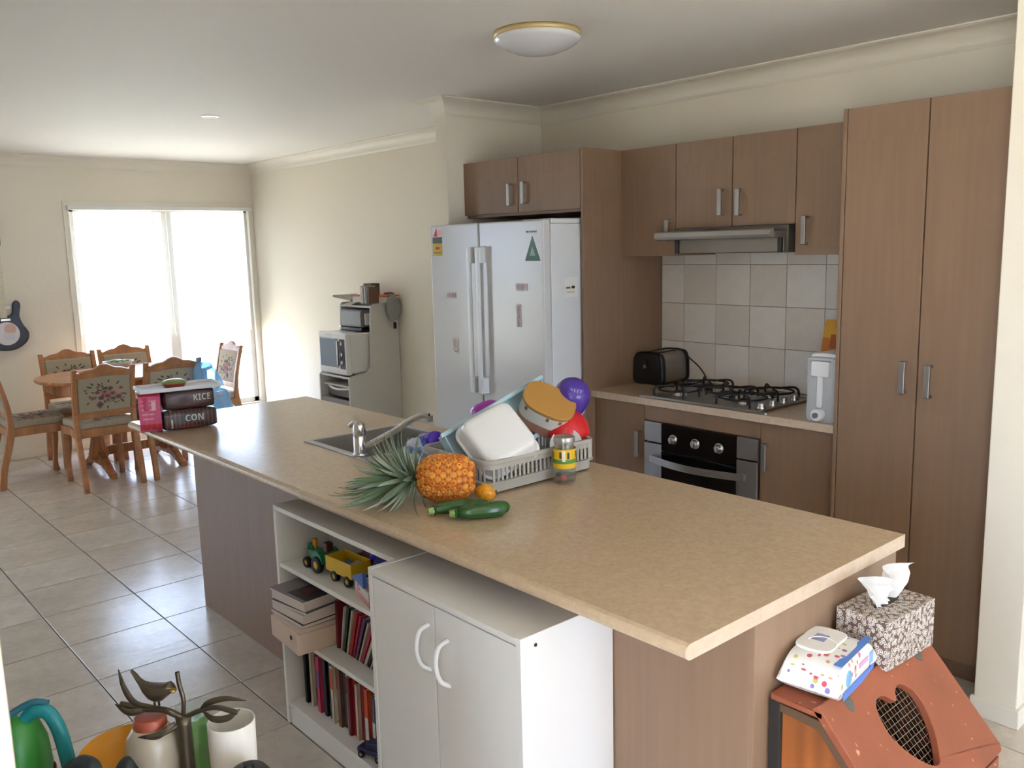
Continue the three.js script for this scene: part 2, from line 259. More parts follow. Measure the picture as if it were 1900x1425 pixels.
// oven
{
  const o = thing('oven', 'built-in steel and black glass oven with three control knobs', 'oven'), z = 0.565, x0 = -1.122, x1 = -0.49;
  part(o, 'body', ex(x0 + 0.02, x1 - 0.02, 0.19, 0.78, 0.532, 0.556), M.black);
  part(o, 'control_panel', ex(x0, x0 + 0.105, 0.69, 0.786, 0.55, z), M.satin); part(o, 'control_panel', ex(x1 - 0.105, x1, 0.69, 0.786, 0.55, z), M.satin);
  part(o, 'control_glass', ex(x0 + 0.106, x1 - 0.106, 0.655, 0.786, 0.55, z + 0.001), M.glassBlack);
  part(o, 'steel_door_frame', ex(x0, x0 + 0.105, 0.19, 0.682, 0.55, z), M.satin); part(o, 'steel_door_frame', ex(x1 - 0.105, x1, 0.19, 0.682, 0.55, z), M.satin);
  part(o, 'door_glass', ex(x0 + 0.106, x1 - 0.106, 0.19, 0.65, 0.55, z + 0.001), M.glassBlack);
  const h = []; for (let k = 0; k <= 14; k++) { const u = k / 14; h.push([x0 + 0.05 + u * 0.53, 0.612, z + 0.018 + 0.05 * Math.sin(Math.PI * Math.min(1, Math.max(0, u)))]); }
  const bar = new THREE.ExtrudeGeometry(shapeOf([[-0.017, -0.004], [0.017, -0.004], [0.014, 0.004], [-0.014, 0.004]]), { steps: 24, bevelEnabled: false, extrudePath: new THREE.CatmullRomCurve3(h.map((p) => V(...p))) });
  part(o, 'handle', [bar, ex(x0 + 0.05, x0 + 0.07, 0.6, 0.624, z, z + 0.022), ex(x1 - 0.07, x1 - 0.05, 0.6, 0.624, z, z + 0.022)], M.satin);
  for (const x of [-0.946, -0.818, -0.688]) { const k = part(o, 'knob', lathe([[0, 0.022], [0.013, 0.022], [0.016, 0.018], [0.017, 0.004], [0.024, 0.002], [0.024, 0]], 28).rotateX(Math.PI / 2), M.steel); k.position.set(x, 0.718, z); part(k, 'grip', bx(0.006, 0.03, 0.01, 0, 0, 0.025, 0.002), M.satin); }
}
// range hood
{
  const h = thing('range_hood', 'silver slide-out range hood under the double wall cupboard', 'range hood');
  part(h, 'body', ex(-1.104, -0.49, 1.583, 1.704, 0.006, 0.36, 0.003), mat(0x6b645b, 0.5, { metalness: 0.4 }));
  part(h, 'slide_out_tray', [ex(-1.1, -0.5, 1.648, 1.675, 0.3, 0.47, 0.003)], M.satin);
  part(h, 'front_lip', extr(shapeOf([[0, 0], [0.03, 0.004], [0.034, 0.014], [0.03, 0.034], [0.0, 0.04]]), 0.624, 0.002).rotateY(-Math.PI / 2).translate(-0.494, 1.648, 0.466), mat(0xb5b1ab, 0.35, { metalness: 0.85 }));
  part(h, 'filter', ex(-1.085, -0.505, 1.586, 1.648, 0.35, 0.372, 0.002), mat(0x8d8478, 0.45, { metalness: 0.4 }));
  for (const x of [-1.085, -0.528]) part(h, 'bracket', ex(x, x + 0.02, 1.584, 1.65, 0.365, 0.385, 0.002), M.black);
  part(h, 'badge', ex(-0.87, -0.79, 1.690, 1.6925, 0.44, 0.46, 0), M.black);
}
// cooktop
{
  const c = thing('gas_cooktop', 'stainless gas cooktop with black cast trivets and five burners', 'cooktop', [-0.8, 0.9, 0.335]);
  part(c, 'steel_plate', extr(smoothShape([[-0.305, -0.22], [0.305, -0.22], [0.31, -0.2], [0.31, 0.2], [0.305, 0.22], [-0.305, 0.22], [-0.31, 0.2], [-0.31, -0.2]]), 0.01, 0.002).rotateX(-Math.PI / 2).translate(0, 0.001, 0), mat(0xa8a6a2, 0.35, { metalness: 1 }));
  const burners = [[-0.2, 0.11, 0.035], [-0.2, -0.11, 0.045], [0.0, 0, 0.058], [0.16, 0.11, 0.03], [0.16, -0.11, 0.04]];
  for (const [x, z, r] of burners) { const b = part(c, 'burner', lathe([[0, 0.03], [r * 0.8, 0.03], [r * 0.85, 0.026], [r * 0.85, 0.022], [r, 0.021], [r, 0.015], [r * 1.15, 0.012], [r * 1.3, 0.01], [r * 1.3, 0.0]], 28), M.chrome); b.position.set(x, 0, z); part(b, 'burner_cap', lathe([[0, 0.034], [r * 0.7, 0.034], [r * 0.78, 0.03], [r * 0.78, 0.026], [0, 0.026]], 24), M.blackMatt); }
  const iron = mat(0x101010, 0.5);
  for (const [x, z] of [[-0.2, 0.11], [-0.2, -0.11], [0.0, 0.0], [0.16, 0.11], [0.16, -0.11]]) {
    const big = x === 0 ? 1.1 : 1, g = [];
    for (let k = 0; k < 4; k++) { const a = k * Math.PI / 2 + Math.PI / 4, s = 0.125 * big, co = Math.cos(a), si = Math.sin(a); g.push(tube([[co * s, 0.008, si * s], [co * s * 0.98, 0.04, si * s * 0.98], [co * s * 0.86, 0.052, si * s * 0.86], [co * 0.028, 0.05, si * 0.028]], 0.0055, 14, 6)); }
    const ring = []; for (let k = 0; k < 8; k++) { const a = k * Math.PI / 4 + Math.PI / 8; ring.push([Math.cos(a) * 0.1 * big, 0.038, Math.sin(a) * 0.1 * big]); }
    g.push(tube(ring, 0.005, 40, 6, true));
    part(c, 'trivet', g, iron).position.set(x, 0.004, z);
  }
  for (let k = 0; k < 4; k++) { const kn = part(c, 'knob', lathe([[0, 0.026], [0.013, 0.026], [0.016, 0.022], [0.017, 0.01], [0.02, 0.01], [0.02, 0]], 24), M.steel); kn.position.set(0.275, 0.01, 0.15 - k * 0.09); }
}
// toaster and its cord
{
  const t = thing('toaster', 'black and steel toaster on the bench beside the tall panel', 'toaster', [-1.362, 0.9, 0.15], 0.05); t.scale.setScalar(0.97);
  const prof = smoothShape([[-0.085, 0.012], [-0.095, 0.08], [-0.085, 0.15], [-0.05, 0.172], [0.05, 0.172], [0.085, 0.15], [0.095, 0.08], [0.085, 0.012], [0, 0.008]]);
  part(t, 'body', toCreasedNormals(extr(prof, 0.2, 0.004).translate(0, 0, -0.12), 0.6), mat(0x9a958c, 0.3, { metalness: 0.9 }));
  const cap = (z) => toCreasedNormals(extr(smoothShape([[-0.088, 0.006], [-0.099, 0.08], [-0.088, 0.155], [-0.052, 0.177], [0.052, 0.177], [0.088, 0.155], [0.099, 0.08], [0.088, 0.006], [0, 0.002]]), 0.035, 0.009).translate(0, 0, z), 0.8);
  part(t, 'end_cap', cap(0.075), M.black); part(t, 'end_cap', cap(-0.145), M.black);
  part(t, 'slot', [ex(-0.05, -0.02, 0.171, 0.1745, -0.09, 0.06), ex(0.02, 0.05, 0.171, 0.1745, -0.09, 0.06)], M.blackMatt);
  const lv = part(t, 'lever', bx(0.035, 0.014, 0.022, -0.015, 0.125, 0.118, 0.004), M.black); part(t, 'dial', cyl(0.011, 0.012, 0.012).rotateX(Math.PI / 2).translate(-0.015, 0.1, 0.113), M.chrome);
  part(t, 'cord', tube([[0.07, 0.15, -0.14], [0.13, 0.13, -0.1], [0.2, 0.085, -0.09], [0.245, 0.03, -0.075], [0.21, 0.012, -0.03], [0.13, 0.005, 0.02], [0.09, 0.004, 0.0]], 0.0032, 60, 8), M.black);
}
// water dispenser, bottle, packet
{
  const d = thing('water_dispenser', 'frosted white plastic water dispenser with a tap at the bench end', 'water dispenser', [-0.217, 0.9, 0.43]);
  const frost = mat(0xe9ebea, 0.45, { transmission: 0.35, thickness: 0 });
  part(d, 'tank', toCreasedNormals(extr(smoothShape([[-0.06, 0.004], [-0.062, 0.12], [-0.063, 0.24], [-0.055, 0.262], [0, 0.265], [0.055, 0.262], [0.063, 0.24], [0.062, 0.12], [0.06, 0.004], [0, 0.0]]), 0.23, 0.012).translate(0, 0, -0.115), 0.7), frost);
  part(d, 'lid', extr(smoothShape([[-0.05, 0], [-0.046, 0.022], [0.046, 0.022], [0.05, 0]]), 0.19, 0.006).translate(0, 0.255, -0.1), mat(0xf0f0ee, 0.4));
  part(d, 'handle', [ex(-0.04, 0.04, 0.185, 0.25, 0.11, 0.127, 0.008, 2), ex(-0.013, 0.013, 0.06, 0.2, 0.11, 0.126, 0.008, 2)], mat(0xf2f2f0, 0.4));
  part(d, 'tap', [cyl(0.024, 0.026, 0.03).rotateX(Math.PI / 2).translate(0, 0.032, 0.13)], mat(0xf4f4f2, 0.3)); part(d, 'tap_button', cyl(0.011, 0.011, 0.012).rotateX(Math.PI / 2).translate(0, 0.032, 0.15), mat(0x77797a, 0.4));
  const b = thing('glass_bottle', 'small clear glass bottle with dark cap behind the water dispenser', 'bottle', [-0.415, 0.9, 0.14]);
  part(b, 'glass', lathe([[0.0, 0.002], [0.03, 0.002], [0.032, 0.01], [0.032, 0.15], [0.026, 0.19], [0.013, 0.22], [0.012, 0.26], [0, 0.26]], 28), mat(0xf0f0ec, 0.05, { transmission: 0.9, thickness: 0 })); part(b, 'cap', cyl(0.014, 0.014, 0.016, 0, 0.268, 0), M.black);
  const pk = thing('snack_packet', 'tall orange and yellow food packet behind the water dispenser', 'packet', [-0.312, 0.9, 0.2], 0.1);
  const og = new THREE.BoxGeometry(0.15, 0.385, 0.07, 12, 20, 6), p = og.attributes.position, nz = noise2(77, 7); for (let i = 0; i < p.count; i++) { const x = p.getX(i), y = p.getY(i), z = p.getZ(i); const k = 1 - 0.9 * Math.pow(Math.abs(y) / 0.1925, 6); p.setXYZ(i, x * (0.94 + 0.06 * k) + 0.008 * (nz(y * 3 + 5, z * 3) - 0.5), y + 0.1925, z * k + 0.012 * (nz(x * 5 + 3, y * 4) - 0.5)); } og.computeVertexNormals();
  part(pk, 'bag', og, mat(0xffffff, 0.4, { map: canvasTex(128, 256, (g) => { g.fillStyle = '#c9762e'; g.fillRect(0, 0, 128, 256); g.fillStyle = '#d9a03a'; g.fillRect(0, 0, 128, 50); g.fillStyle = '#a85a22'; g.fillRect(30, 40, 60, 40); g.fillStyle = '#c58a3a'; g.fillRect(70, 80, 58, 90); g.fillStyle = '#b8502c'; g.fillRect(0, 120, 40, 136); g.fillStyle = '#e0b050'; g.fillRect(60, 10, 50, 14); }) }));
}
// fridge
{
  const f = thing('fridge', 'white two-door side-by-side fridge with long vertical handles', 'fridge'), zb = 0.815, zf = 0.87, x0 = -2.402, x1 = -1.49, xm = -1.978;
  part(f, 'body', ex(x0 + 0.004, x1 - 0.004, 0.02, 1.742, 0.08, zb, 0.004), M.whiteGloss);
  const dm = mat(0xd6d4d2, 0.2);
  const d1 = part(f, 'door', ex(x0, xm - 0.004, 0.06, 1.762, zb + 0.004, zf, 0.008, 2), dm), d2 = part(f, 'door', ex(xm + 0.004, x1, 0.06, 1.762, zb + 0.004, zf, 0.008, 2), dm);
  part(f, 'hinge_cover', ex(x1 - 0.22, x1 - 0.01, 1.742, 1.768, 0.55, zb - 0.01, 0.006), M.whiteGloss);
  for (const [d, x] of [[d1, xm - 0.036], [d2, xm + 0.036]]) {
    part(d, 'handle', [ex(x - 0.014, x + 0.014, 0.87, 1.64, zf + 0.03, zf + 0.05, 0.008, 2), ex(x - 0.02, x + 0.02, 1.555, 1.64, zf - 0.002, zf + 0.046, 0.006, 2), ex(x - 0.02, x + 0.02, 0.87, 0.955, zf - 0.002, zf + 0.046, 0.006, 2)], M.whiteGloss);
  }
  const label = (d, x, y, w, h, draw, tw = 128) => { const g = new THREE.BoxGeometry(w, h, 0.0012).translate(x, y, zf + 0.0006); part(d, 'sticker', g, mat(0xffffff, 0.5, { map: canvasTex(tw, Math.round(tw * h / w), draw) })); };
  label(d1, -2.335, 1.672, 0.085, 0.155, (g, w, h) => { g.fillStyle = '#e8e4e2'; g.fillRect(0, 0, w, h); g.fillStyle = '#d23a58'; g.beginPath(); g.moveTo(w * .1, h * .32); g.lineTo(w * .45, 0); g.lineTo(w * .55, h * .32); g.fill(); g.fillStyle = '#f0b8c0'; g.fillRect(w * .6, h * .1, w * .3, h * .2); g.fillStyle = '#4d5648'; g.fillRect(0, h * .34, w, h * .22); g.fillStyle = '#d9b52e'; g.fillRect(0, h * .56, w, h * .44); g.fillStyle = '#c8372e'; g.fillRect(w * .3, h * .68, w * .4, h * .09); g.fillStyle = '#9a8a30'; g.fillRect(w * .1, h * .86, w * .8, h * .05); });
  part(d2, 'sticker', [extr(shapeOf([[-0.055, -0.06], [0.055, -0.06], [0, 0.062]]), 0.0012, 0).translate(-1.565, 1.625, zf)], mat(0x5c8277, 0.5)); part(d2, 'sticker_print', [extr(shapeOf([[-0.02, -0.035], [0.02, -0.035], [0, 0.01]]), 0.0008, 0).translate(-1.565, 1.625, zf + 0.0012)], mat(0x9fb4ae, 0.5));
  label(d2, -1.572, 1.706, 0.075, 0.014, (g, w, h) => { g.fillStyle = '#d6d4d2'; g.fillRect(0, 0, w, h); g.fillStyle = '#3a3a3c'; g.beginPath(); g.arc(w * .1, h * .5, h * .4, 0, 7); g.fill(); g.font = `italic bold ${h * .8}px sans-serif`; g.fillText('Westinghouse', w * .22, h * .76, w * .76); });
  const magnet = (d, txt, x, y, s, c, rot = 0) => { let k = 0; for (const ch of txt) { const m = part(d, 'magnet_letter', new THREE.BoxGeometry(s, s * 1.35, 0.004), mat(0xffffff, 0.6, { map: canvasTex(32, 44, (g) => { g.fillStyle = '#d2cfcd'; g.fillRect(0, 0, 32, 44); g.fillStyle = c; g.font = 'bold 38px sans-serif'; g.textAlign = 'center'; g.fillText(ch, 16, 36); }) })); m.position.set(x + (rot ? 0 : k * s * 1.05), y - (rot ? k * s * 1.2 : 0), zf + 0.002); k++; } };
  magnet(d1, 'MUM', -2.245, 1.382, 0.024, '#c98a94'); magnet(d2, 'BOY', -1.675, 1.437, 0.026, '#d09aa2'); magnet(d2, '83J', -1.672, 1.33, 0.03, '#cf8d98', 1);
  label(d1, -2.2, 1.105, 0.055, 0.09, (g, w, h) => { g.fillStyle = '#d4d0cc'; g.fillRect(0, 0, w, h); g.fillStyle = '#cdbfae'; g.fillRect(w * .1, h * .1, w * .8, h * .5); g.strokeStyle = '#8d8072'; g.lineWidth = 9; g.beginPath(); g.arc(w * .5, h * .62, w * .38, 0.2, 2.9); g.stroke(); });
  const sl = part(f, 'side_sticker', new THREE.BoxGeometry(0.0012, 0.1, 0.09).translate(x1 - 0.0036, 1.43, 0.68), mat(0xffffff, 0.5, { map: canvasTex(64, 64, (g) => { g.fillStyle = '#ecebe6'; g.fillRect(0, 0, 64, 64); g.fillStyle = '#6a5a38'; g.fillRect(6, 30, 22, 6); g.fillStyle = '#2e2a24'; g.fillRect(34, 28, 16, 8); g.fillStyle = '#e0c8b0'; g.fillRect(8, 44, 40, 6); }) }));
}
// ceiling fittings
{
  const c = thing('ceiling_light', 'round frosted glass ceiling light with a slim brass rim above the island', 'ceiling light', [-0.995, H, 1.35]);
  part(c, 'glass_bowl', lathe([[0, -0.085], [0.04, -0.083], [0.09, -0.073], [0.13, -0.057], [0.158, -0.04], [0.17, -0.027], [0.165, -0.02]], 48), mat(0xe4e2e4, 0.18));
  part(c, 'rim', lathe([[0.14, 0], [0.168, 0], [0.17, -0.012], [0.166, -0.02], [0.15, -0.02]], 48), mat(0xd9c08a, 0.35, { metalness: 0.3 }));
  const d = thing('downlight', 'small round white recessed downlight in the ceiling near the window', 'downlight', [-3.66, H, 1.54]);
  part(d, 'trim_ring', lathe([[0.034, 0.002], [0.036, -0.004], [0.05, -0.005], [0.054, -0.001], [0.054, 0.002]], 32), mat(0xf4f2ee, 0.2)); part(d, 'lamp_face', lathe([[0, -0.002], [0.02, -0.003], [0.035, -0.001]], 24), mat(0xf6f4f0, 0.15));
}
// ---------- island ----------
const IL = -2.454, IR = 0.643, IB = 1.655, IF = 2.546, PF = 2.311;
{
  const t = thing('island_benchtop', 'long beige laminate island benchtop with a rounded front edge and pale cut end', 'benchtop');
  const r = 0.016, pr = new THREE.Shape(); // profile in (z, y)
  pr.moveTo(IB, CY - 0.033); pr.lineTo(IB, CY - 0.002); pr.lineTo(IB + 0.002, CY); pr.lineTo(IF - r, CY); pr.absarc(IF - r, CY - r, r, Math.PI / 2, -Math.PI / 2 + 0.05, true); pr.lineTo(IF - r, CY - 0.033); pr.closePath();
  let g = new THREE.ExtrudeGeometry(pr, { depth: IR - 0.0015 - IL, bevelEnabled: false, curveSegments: 10 });
  g.applyMatrix4(new THREE.Matrix4().makeBasis(V(0, 0, 1), V(0, 1, 0), V(-1, 0, 0)).setPosition(IR - 0.0015, 0, 0)); g.computeVertexNormals();
  const hole = new Brush(new THREE.BoxGeometry(0.75, 0.2, 0.425).translate(-1.089, CY, 1.966)); hole.updateMatrixWorld(); const body = new Brush(g); body.updateMatrixWorld();
  const ev = new Evaluator(); ev.attributes = ['position', 'normal', 'uv']; const cut = ev.evaluate(body, hole, SUBTRACTION).geometry;
  part(t, 'slab', toCreasedNormals(metaUV(clean(cut)), 0.7), M.bench);
  const es = new THREE.Shape(); es.moveTo(IB + 0.001, CY - 0.0335); es.lineTo(IB + 0.001, CY); es.lineTo(IF - r, CY + 0.0003); es.absarc(IF - r, CY - r, r + 0.0003, Math.PI / 2, -Math.PI / 2, true); es.closePath();
  const eg = new THREE.ExtrudeGeometry(es, { depth: 0.0015, bevelEnabled: false, curveSegments: 12 }); eg.applyMatrix4(new THREE.Matrix4().makeBasis(V(0, 0, 1), V(0, 1, 0), V(-1, 0, 0)).setPosition(IR, 0, 0)); eg.computeVertexNormals();
  part(t, 'end_edging', metaUV(clean(eg)), M.edge);
  const c = thing('island_cabinet', 'brown laminate island base carrying the long benchtop', 'cabinet');
  part(c, 'front_panel', ex(-2.332, 0.622, 0.0, 0.866, PF - 0.016, PF - 0.0005, 0.001), M.lam);
  part(c, 'end_panel', ex(0.622, 0.638, 0.0, 0.866, 1.69, PF, 0.001), M.lam); part(c, 'end_panel', ex(-2.332, -2.316, 0.0, 0.866, 1.69, PF - 0.017, 0.001), M.lam);
  part(c, 'carcass', [ex(-2.315, -1.46, 0.1, 0.866, 1.712, PF - 0.017, 0.001), ex(-1.46, -0.7, 0.1, 0.68, 1.712, PF - 0.017, 0.001), ex(-0.7, 0.621, 0.1, 0.866, 1.712, PF - 0.017, 0.001)], M.lam); part(c, 'kickboard', ex(-2.315, 0.621, 0, 0.099, 1.76, 1.776, 0.001), M.lam);
  const xs = [-2.315, -1.9, -1.46, -1.08, -0.7, -0.26, 0.18, 0.62]; for (let i = 0; i < 7; i++) { const d = part(c, 'door', ex(xs[i] + 0.002, xs[i + 1] - 0.002, 0.105, 0.86, 1.693, 1.711, 0.0015), M.lam); part(d, 'handle', ex(xs[i] + 0.04, xs[i] + 0.055, 0.66, 0.78, 1.668, 1.692, 0.004), M.satin); }
}
// sink
{
  const s = thing('sink', 'stainless steel sink with bowl and drainer set into the island', 'sink');
  const rim = shapeOf([[-1.478, -2.192], [-0.69, -2.192], [-0.69, -1.74], [-1.478, -1.74]]);
  rim.holes.push(new THREE.Path([[-1.455, -2.165], [-1.455, -1.765], [-1.06, -1.765], [-1.06, -2.165]].map(([x, y]) => new THREE.Vector2(x, y))));
  const sm = mat(0xb9b7b4, 0.42, { metalness: 0.75 });
  part(s, 'rim', extr(rim, 0.006, 0.002).rotateX(-Math.PI / 2).translate(0, 0.8995, 0), sm);
  part(s, 'bowl', [ex(-1.458, -1.454, 0.74, 0.902, 1.762, 2.168, 0.001), ex(-1.061, -1.057, 0.74, 0.902, 1.762, 2.168, 0.001), ex(-1.458, -1.057, 0.74, 0.902, 1.762, 1.766, 0.001), ex(-1.458, -1.057, 0.74, 0.902, 2.164, 2.168, 0.001), ex(-1.458, -1.057, 0.738, 0.742, 1.762, 2.168, 0.001)], sm);
  part(s, 'drain', lathe([[0, 0.002], [0.02, 0.002], [0.03, 0.004], [0.04, 0.003], [0.042, 0]], 28).translate(-1.25, 0.742, 1.97), M.chrome);
  for (let k = 0; k < 7; k++) part(s, 'drainer_rib', ex(-1.03, -0.72, 0.905, 0.909, 1.8 + k * 0.05, 1.812 + k * 0.05, 0.002), sm);
  const t = thing('mixer_tap', 'chrome mixer tap with a long slanting spout over the sink', 'tap', [-1.1, 0.9055, 2.168]);
  part(t, 'base', lathe([[0, 0], [0.03, 0], [0.03, 0.005], [0.024, 0.01], [0.023, 0.075], [0, 0.075]], 32), M.chrome);
  part(t, 'lever', [lathe([[0.023, 0.072], [0.024, 0.09], [0.022, 0.112], [0.012, 0.124], [0, 0.127]], 32), tube([[-0.004, 0.115, 0.0], [-0.02, 0.117, 0.01], [-0.035, 0.105, 0.018]], 0.008, 10, 10)], M.chrome);
  part(t, 'spout', tube([[0.012, 0.03, -0.01], [0.045, 0.05, -0.035], [0.12, 0.1, -0.085], [0.165, 0.135, -0.115], [0.2, 0.152, -0.138], [0.222, 0.15, -0.152]], 0.011, 40, 14), M.chrome);
  part(t, 'nozzle', cyl(0.013, 0.012, 0.022, 0.222, 0.142, -0.152), M.chrome);
}
// dish rack and the washing-up in it
{
  const rk = thing('dish_rack', 'grey plastic slotted dish rack on its drip tray, piled with washing-up', 'dish rack', [-0.535, 0.906, 1.945]);
  const rp = mat(0xb2ada2, 0.5);
  const trayS = new THREE.Shape(); const rr4 = (s, hw, hd, r, P) => { const q = P ? new THREE.Path() : s; q.moveTo(-hw + r, -hd); q.lineTo(hw - r, -hd); q.absarc(hw - r, -hd + r, r, -Math.PI / 2, 0, false); q.lineTo(hw, hd - r); q.absarc(hw - r, hd - r, r, 0, Math.PI / 2, false); q.lineTo(-hw + r, hd); q.absarc(-hw + r, hd - r, r, Math.PI / 2, Math.PI, false); q.lineTo(-hw, -hd + r); q.absarc(-hw + r, -hd + r, r, Math.PI, Math.PI * 1.5, false); return q; };
  rr4(trayS, 0.162, 0.225, 0.03);
  const wall = (hw, hd, r, t, h, y) => { const s = new THREE.Shape(); rr4(s, hw, hd, r); s.holes.push(rr4(null, hw - t, hd - t, r - t * 0.5, true)); return extr(s, h, 0.0015).rotateX(-Math.PI / 2).translate(0, y, 0); };
  part(rk, 'drip_tray', [extr(trayS, 0.005, 0.001).rotateX(-Math.PI / 2), wall(0.164, 0.227, 0.03, 0.004, 0.03, 0), wall(0.174, 0.237, 0.036, 0.014, 0.005, 0.028)], rp);
  part(rk, 'basket_floor', [0, 1, 2, 3, 4, 5, 6, 7, 8, 9].map((k) => ex(-0.15, 0.15, 0.022, 0.026, -0.2 + k * 0.043, -0.186 + k * 0.043, 0.001)).concat([ex(-0.15, -0.14, 0.02, 0.026, -0.21, 0.21), ex(0.14, 0.15, 0.02, 0.026, -0.21, 0.21)]), rp);
  part(rk, 'basket_rim', [wall(0.172, 0.235, 0.035, 0.012, 0.012, 0.088), wall(0.158, 0.222, 0.03, 0.004, 0.012, 0.02), wall(0.164, 0.228, 0.032, 0.004, 0.02, 0.07)], rp);
  const bars = []; for (let k = 0; k < 24; k++) { const z = -0.2 + k * 0.0175; for (const s of [-1, 1]) bars.push(bx(0.004, 0.06, 0.008, s * 0.16, 0.052, z, 0.001)); }
  for (let k = 0; k < 17; k++) { const x = -0.14 + k * 0.0175; for (const s of [-1, 1]) bars.push(bx(0.008, 0.06, 0.004, x, 0.052, s * 0.224, 0.001)); }
  for (const b of bars) part(rk, 'slat', b, rp);
  part(rk, 'solid_side', [ex(0.158, 0.162, 0.03, 0.09, -0.222, -0.06, 0.001), ex(-0.06, 0.16, 0.03, 0.09, -0.226, -0.222, 0.001)], rp);
  part(rk, 'grip', [ex(-0.06, 0.06, 0.09, 0.1, -0.258, -0.232, 0.003), ex(-0.06, 0.06, 0.09, 0.1, 0.232, 0.25, 0.003)], rp);
  // white tub, base towards the camera
  const tub = thing('plastic_tub', 'large white square plastic tub turned upside down in the dish rack', 'tub');
  { const X = V(0.223, 0.368, -0.906).normalize(), n = V(0.62, 0.66, 0.42).normalize(); const Z = X.clone().cross(n).normalize(), X2 = n.clone().cross(Z).normalize(); basis(tub, X2.toArray(), n.toArray(), Z.toArray(), [-0.425, 1.076, 2.08]); tub.scale.set(0.955, 0.9, 0.98); }
  const L = []; const sq = (hw, r) => { const a = []; for (let q = 0; q < 4; q++) for (let k = 0; k <= 6; k++) { const t = q * Math.PI / 2 + k / 6 * Math.PI / 2; a.push([(hw - r) * (q === 0 || q === 3 ? 1 : -1) + r * Math.cos(t), (hw - r) * (q < 2 ? 1 : -1) + r * Math.sin(t)]); } return a; };
  const lev = [[0, 0.0, 0.02], [0.03, 0.0, 0.02], [0.07, 0, 0.025], [0.083, -0.002, 0.03], [0.09, -0.008, 0.033], [0.0935, -0.018, 0.035], [0.1, -0.06, 0.036], [0.102, -0.07, 0.036], [0.11, -0.072, 0.04], [0.11, -0.078, 0.04], [0.101, -0.078, 0.036], [0.098, -0.06, 0.034], [0.09, -0.02, 0.03], [0.085, -0.006, 0.03], [0.03, -0.004, 0.02], [0, -0.004, 0.01]];
  part(tub, 'shell', loft(lev.map(([h, y, r]) => sq(Math.max(h, 0.0005), Math.min(r, Math.max(h, 0.0005))).map(([x, z]) => [x, y, z]))), mat(0xeceae6, 0.35));
  // pale blue tray standing on edge behind the tub
  const bt = thing('serving_tray', 'pale blue translucent tray standing on edge behind the white tub', 'tray'); const bm = mat(0xc2e0e8, 0.35, { transmission: 0.1, thickness: 0 });
  { const X = V(-0.02, 0.29, -0.957).normalize(), Y = V(-0.35, 0.9, 0.28); const Z = X.clone().cross(Y).normalize(), Y2 = Z.clone().cross(X); basis(bt, X.toArray(), Y2.toArray(), Z.toArray(), [-0.592, 1.0385, 1.937]); }
  part(bt, 'base', bx(0.44, 0.15, 0.004, 0, 0, 0, 0.002, 2), bm);
  part(bt, 'rim', [ex(-0.225, 0.225, 0.073, 0.078, 0, 0.04, 0.002), ex(-0.225, 0.225, -0.078, -0.073, 0, 0.04, 0.002), ex(-0.225, -0.22, -0.075, 0.075, 0, 0.04, 0.002), ex(0.22, 0.225, -0.075, 0.075, 0, 0.04, 0.002), ex(-0.235, 0.235, 0.075, 0.088, 0.036, 0.042, 0.002), ex(-0.235, 0.235, -0.088, -0.075, 0.036, 0.042, 0.002)], bm);
  // tan-lidded box
  const tb = thing('food_container', 'clear food container with tan lid and orange label tilted in the dish rack', 'container');
  { const n = V(0.653, 0.742, 0.154).normalize(), X = V(0.644, -0.437, -0.628); const Z = X.clone().cross(n).normalize(), X2 = n.clone().cross(Z); basis(tb, X2.toArray(), n.toArray(), Z.toArray(), [-0.487, 1.13, 1.8]); }
  const oct = (a, b) => { const q = []; for (let k = 0; k < 48; k++) { const t = k / 48 * 2 * Math.PI, c = Math.cos(t), s = Math.sin(t); q.push([a * Math.sign(c) * Math.pow(Math.abs(c), 0.72), b * Math.sign(s) * Math.pow(Math.abs(s), 0.72)]); } return shapeOf(q); };
  part(tb, 'lid', extr(oct(0.092, 0.07, 0.045), 0.014, 0.004).rotateX(-Math.PI / 2).translate(0, -0.014, 0), mat(0xb98742, 0.45));
  const bodyG = extr(oct(0.086, 0.064, 0.04), 0.1, 0.004).rotateX(-Math.PI / 2).translate(0, -0.114, 0);
  part(tb, 'body', bodyG, mat(0xf2e8dc, 0.15, { transmission: 0.8, thickness: 0 }));
  part(tb, 'label', extr(oct(0.0868, 0.0648, 0.04), 0.05, 0.001).rotateX(-Math.PI / 2).translate(0, -0.07, 0), mat(0xffffff, 0.5, { map: (() => { const t = canvasTex(256, 256, (g) => { g.fillStyle = '#e6ded2'; g.fillRect(0, 0, 256, 256); g.fillStyle = '#d98a4a'; g.fillRect(60, 120, 80, 90); g.fillStyle = '#8d6b4e'; for (let k = 0; k < 9; k++) g.fillRect(20 + k * 22, 50 + (k % 3) * 40, 16, 24); g.fillStyle = '#e9823a'; g.fillRect(110, 90, 60, 50); g.fillStyle = '#5c3a28'; g.fillRect(180, 110, 20, 26); }); t.repeat.set(6, 6); return t; })() }));
  part(tb, 'contents', extr(oct(0.082, 0.06, 0.036), 0.04, 0.003).rotateX(-Math.PI / 2).translate(0, -0.1125, 0), mat(0xe0772c, 0.5));
  // purple bowl
  const pb = thing('purple_bowl', 'shiny purple plastic bowl with pale lettering, topmost at the right of the rack', 'bowl', [-0.5, 1.128, 1.685]); pb.rotation.set(0.5, 0.3, -0.75);
  part(pb, 'shell', lathe([[0, 0.06], [0.02, 0.058], [0.04, 0.05], [0.054, 0.034], [0.062, 0.01], [0.064, -0.02], [0.061, -0.045], [0.058, -0.045], [0.06, -0.02], [0.058, 0.008], [0.05, 0.03], [0.03, 0.05], [0, 0.056]], 40), mat(0x51379a, 0.2));
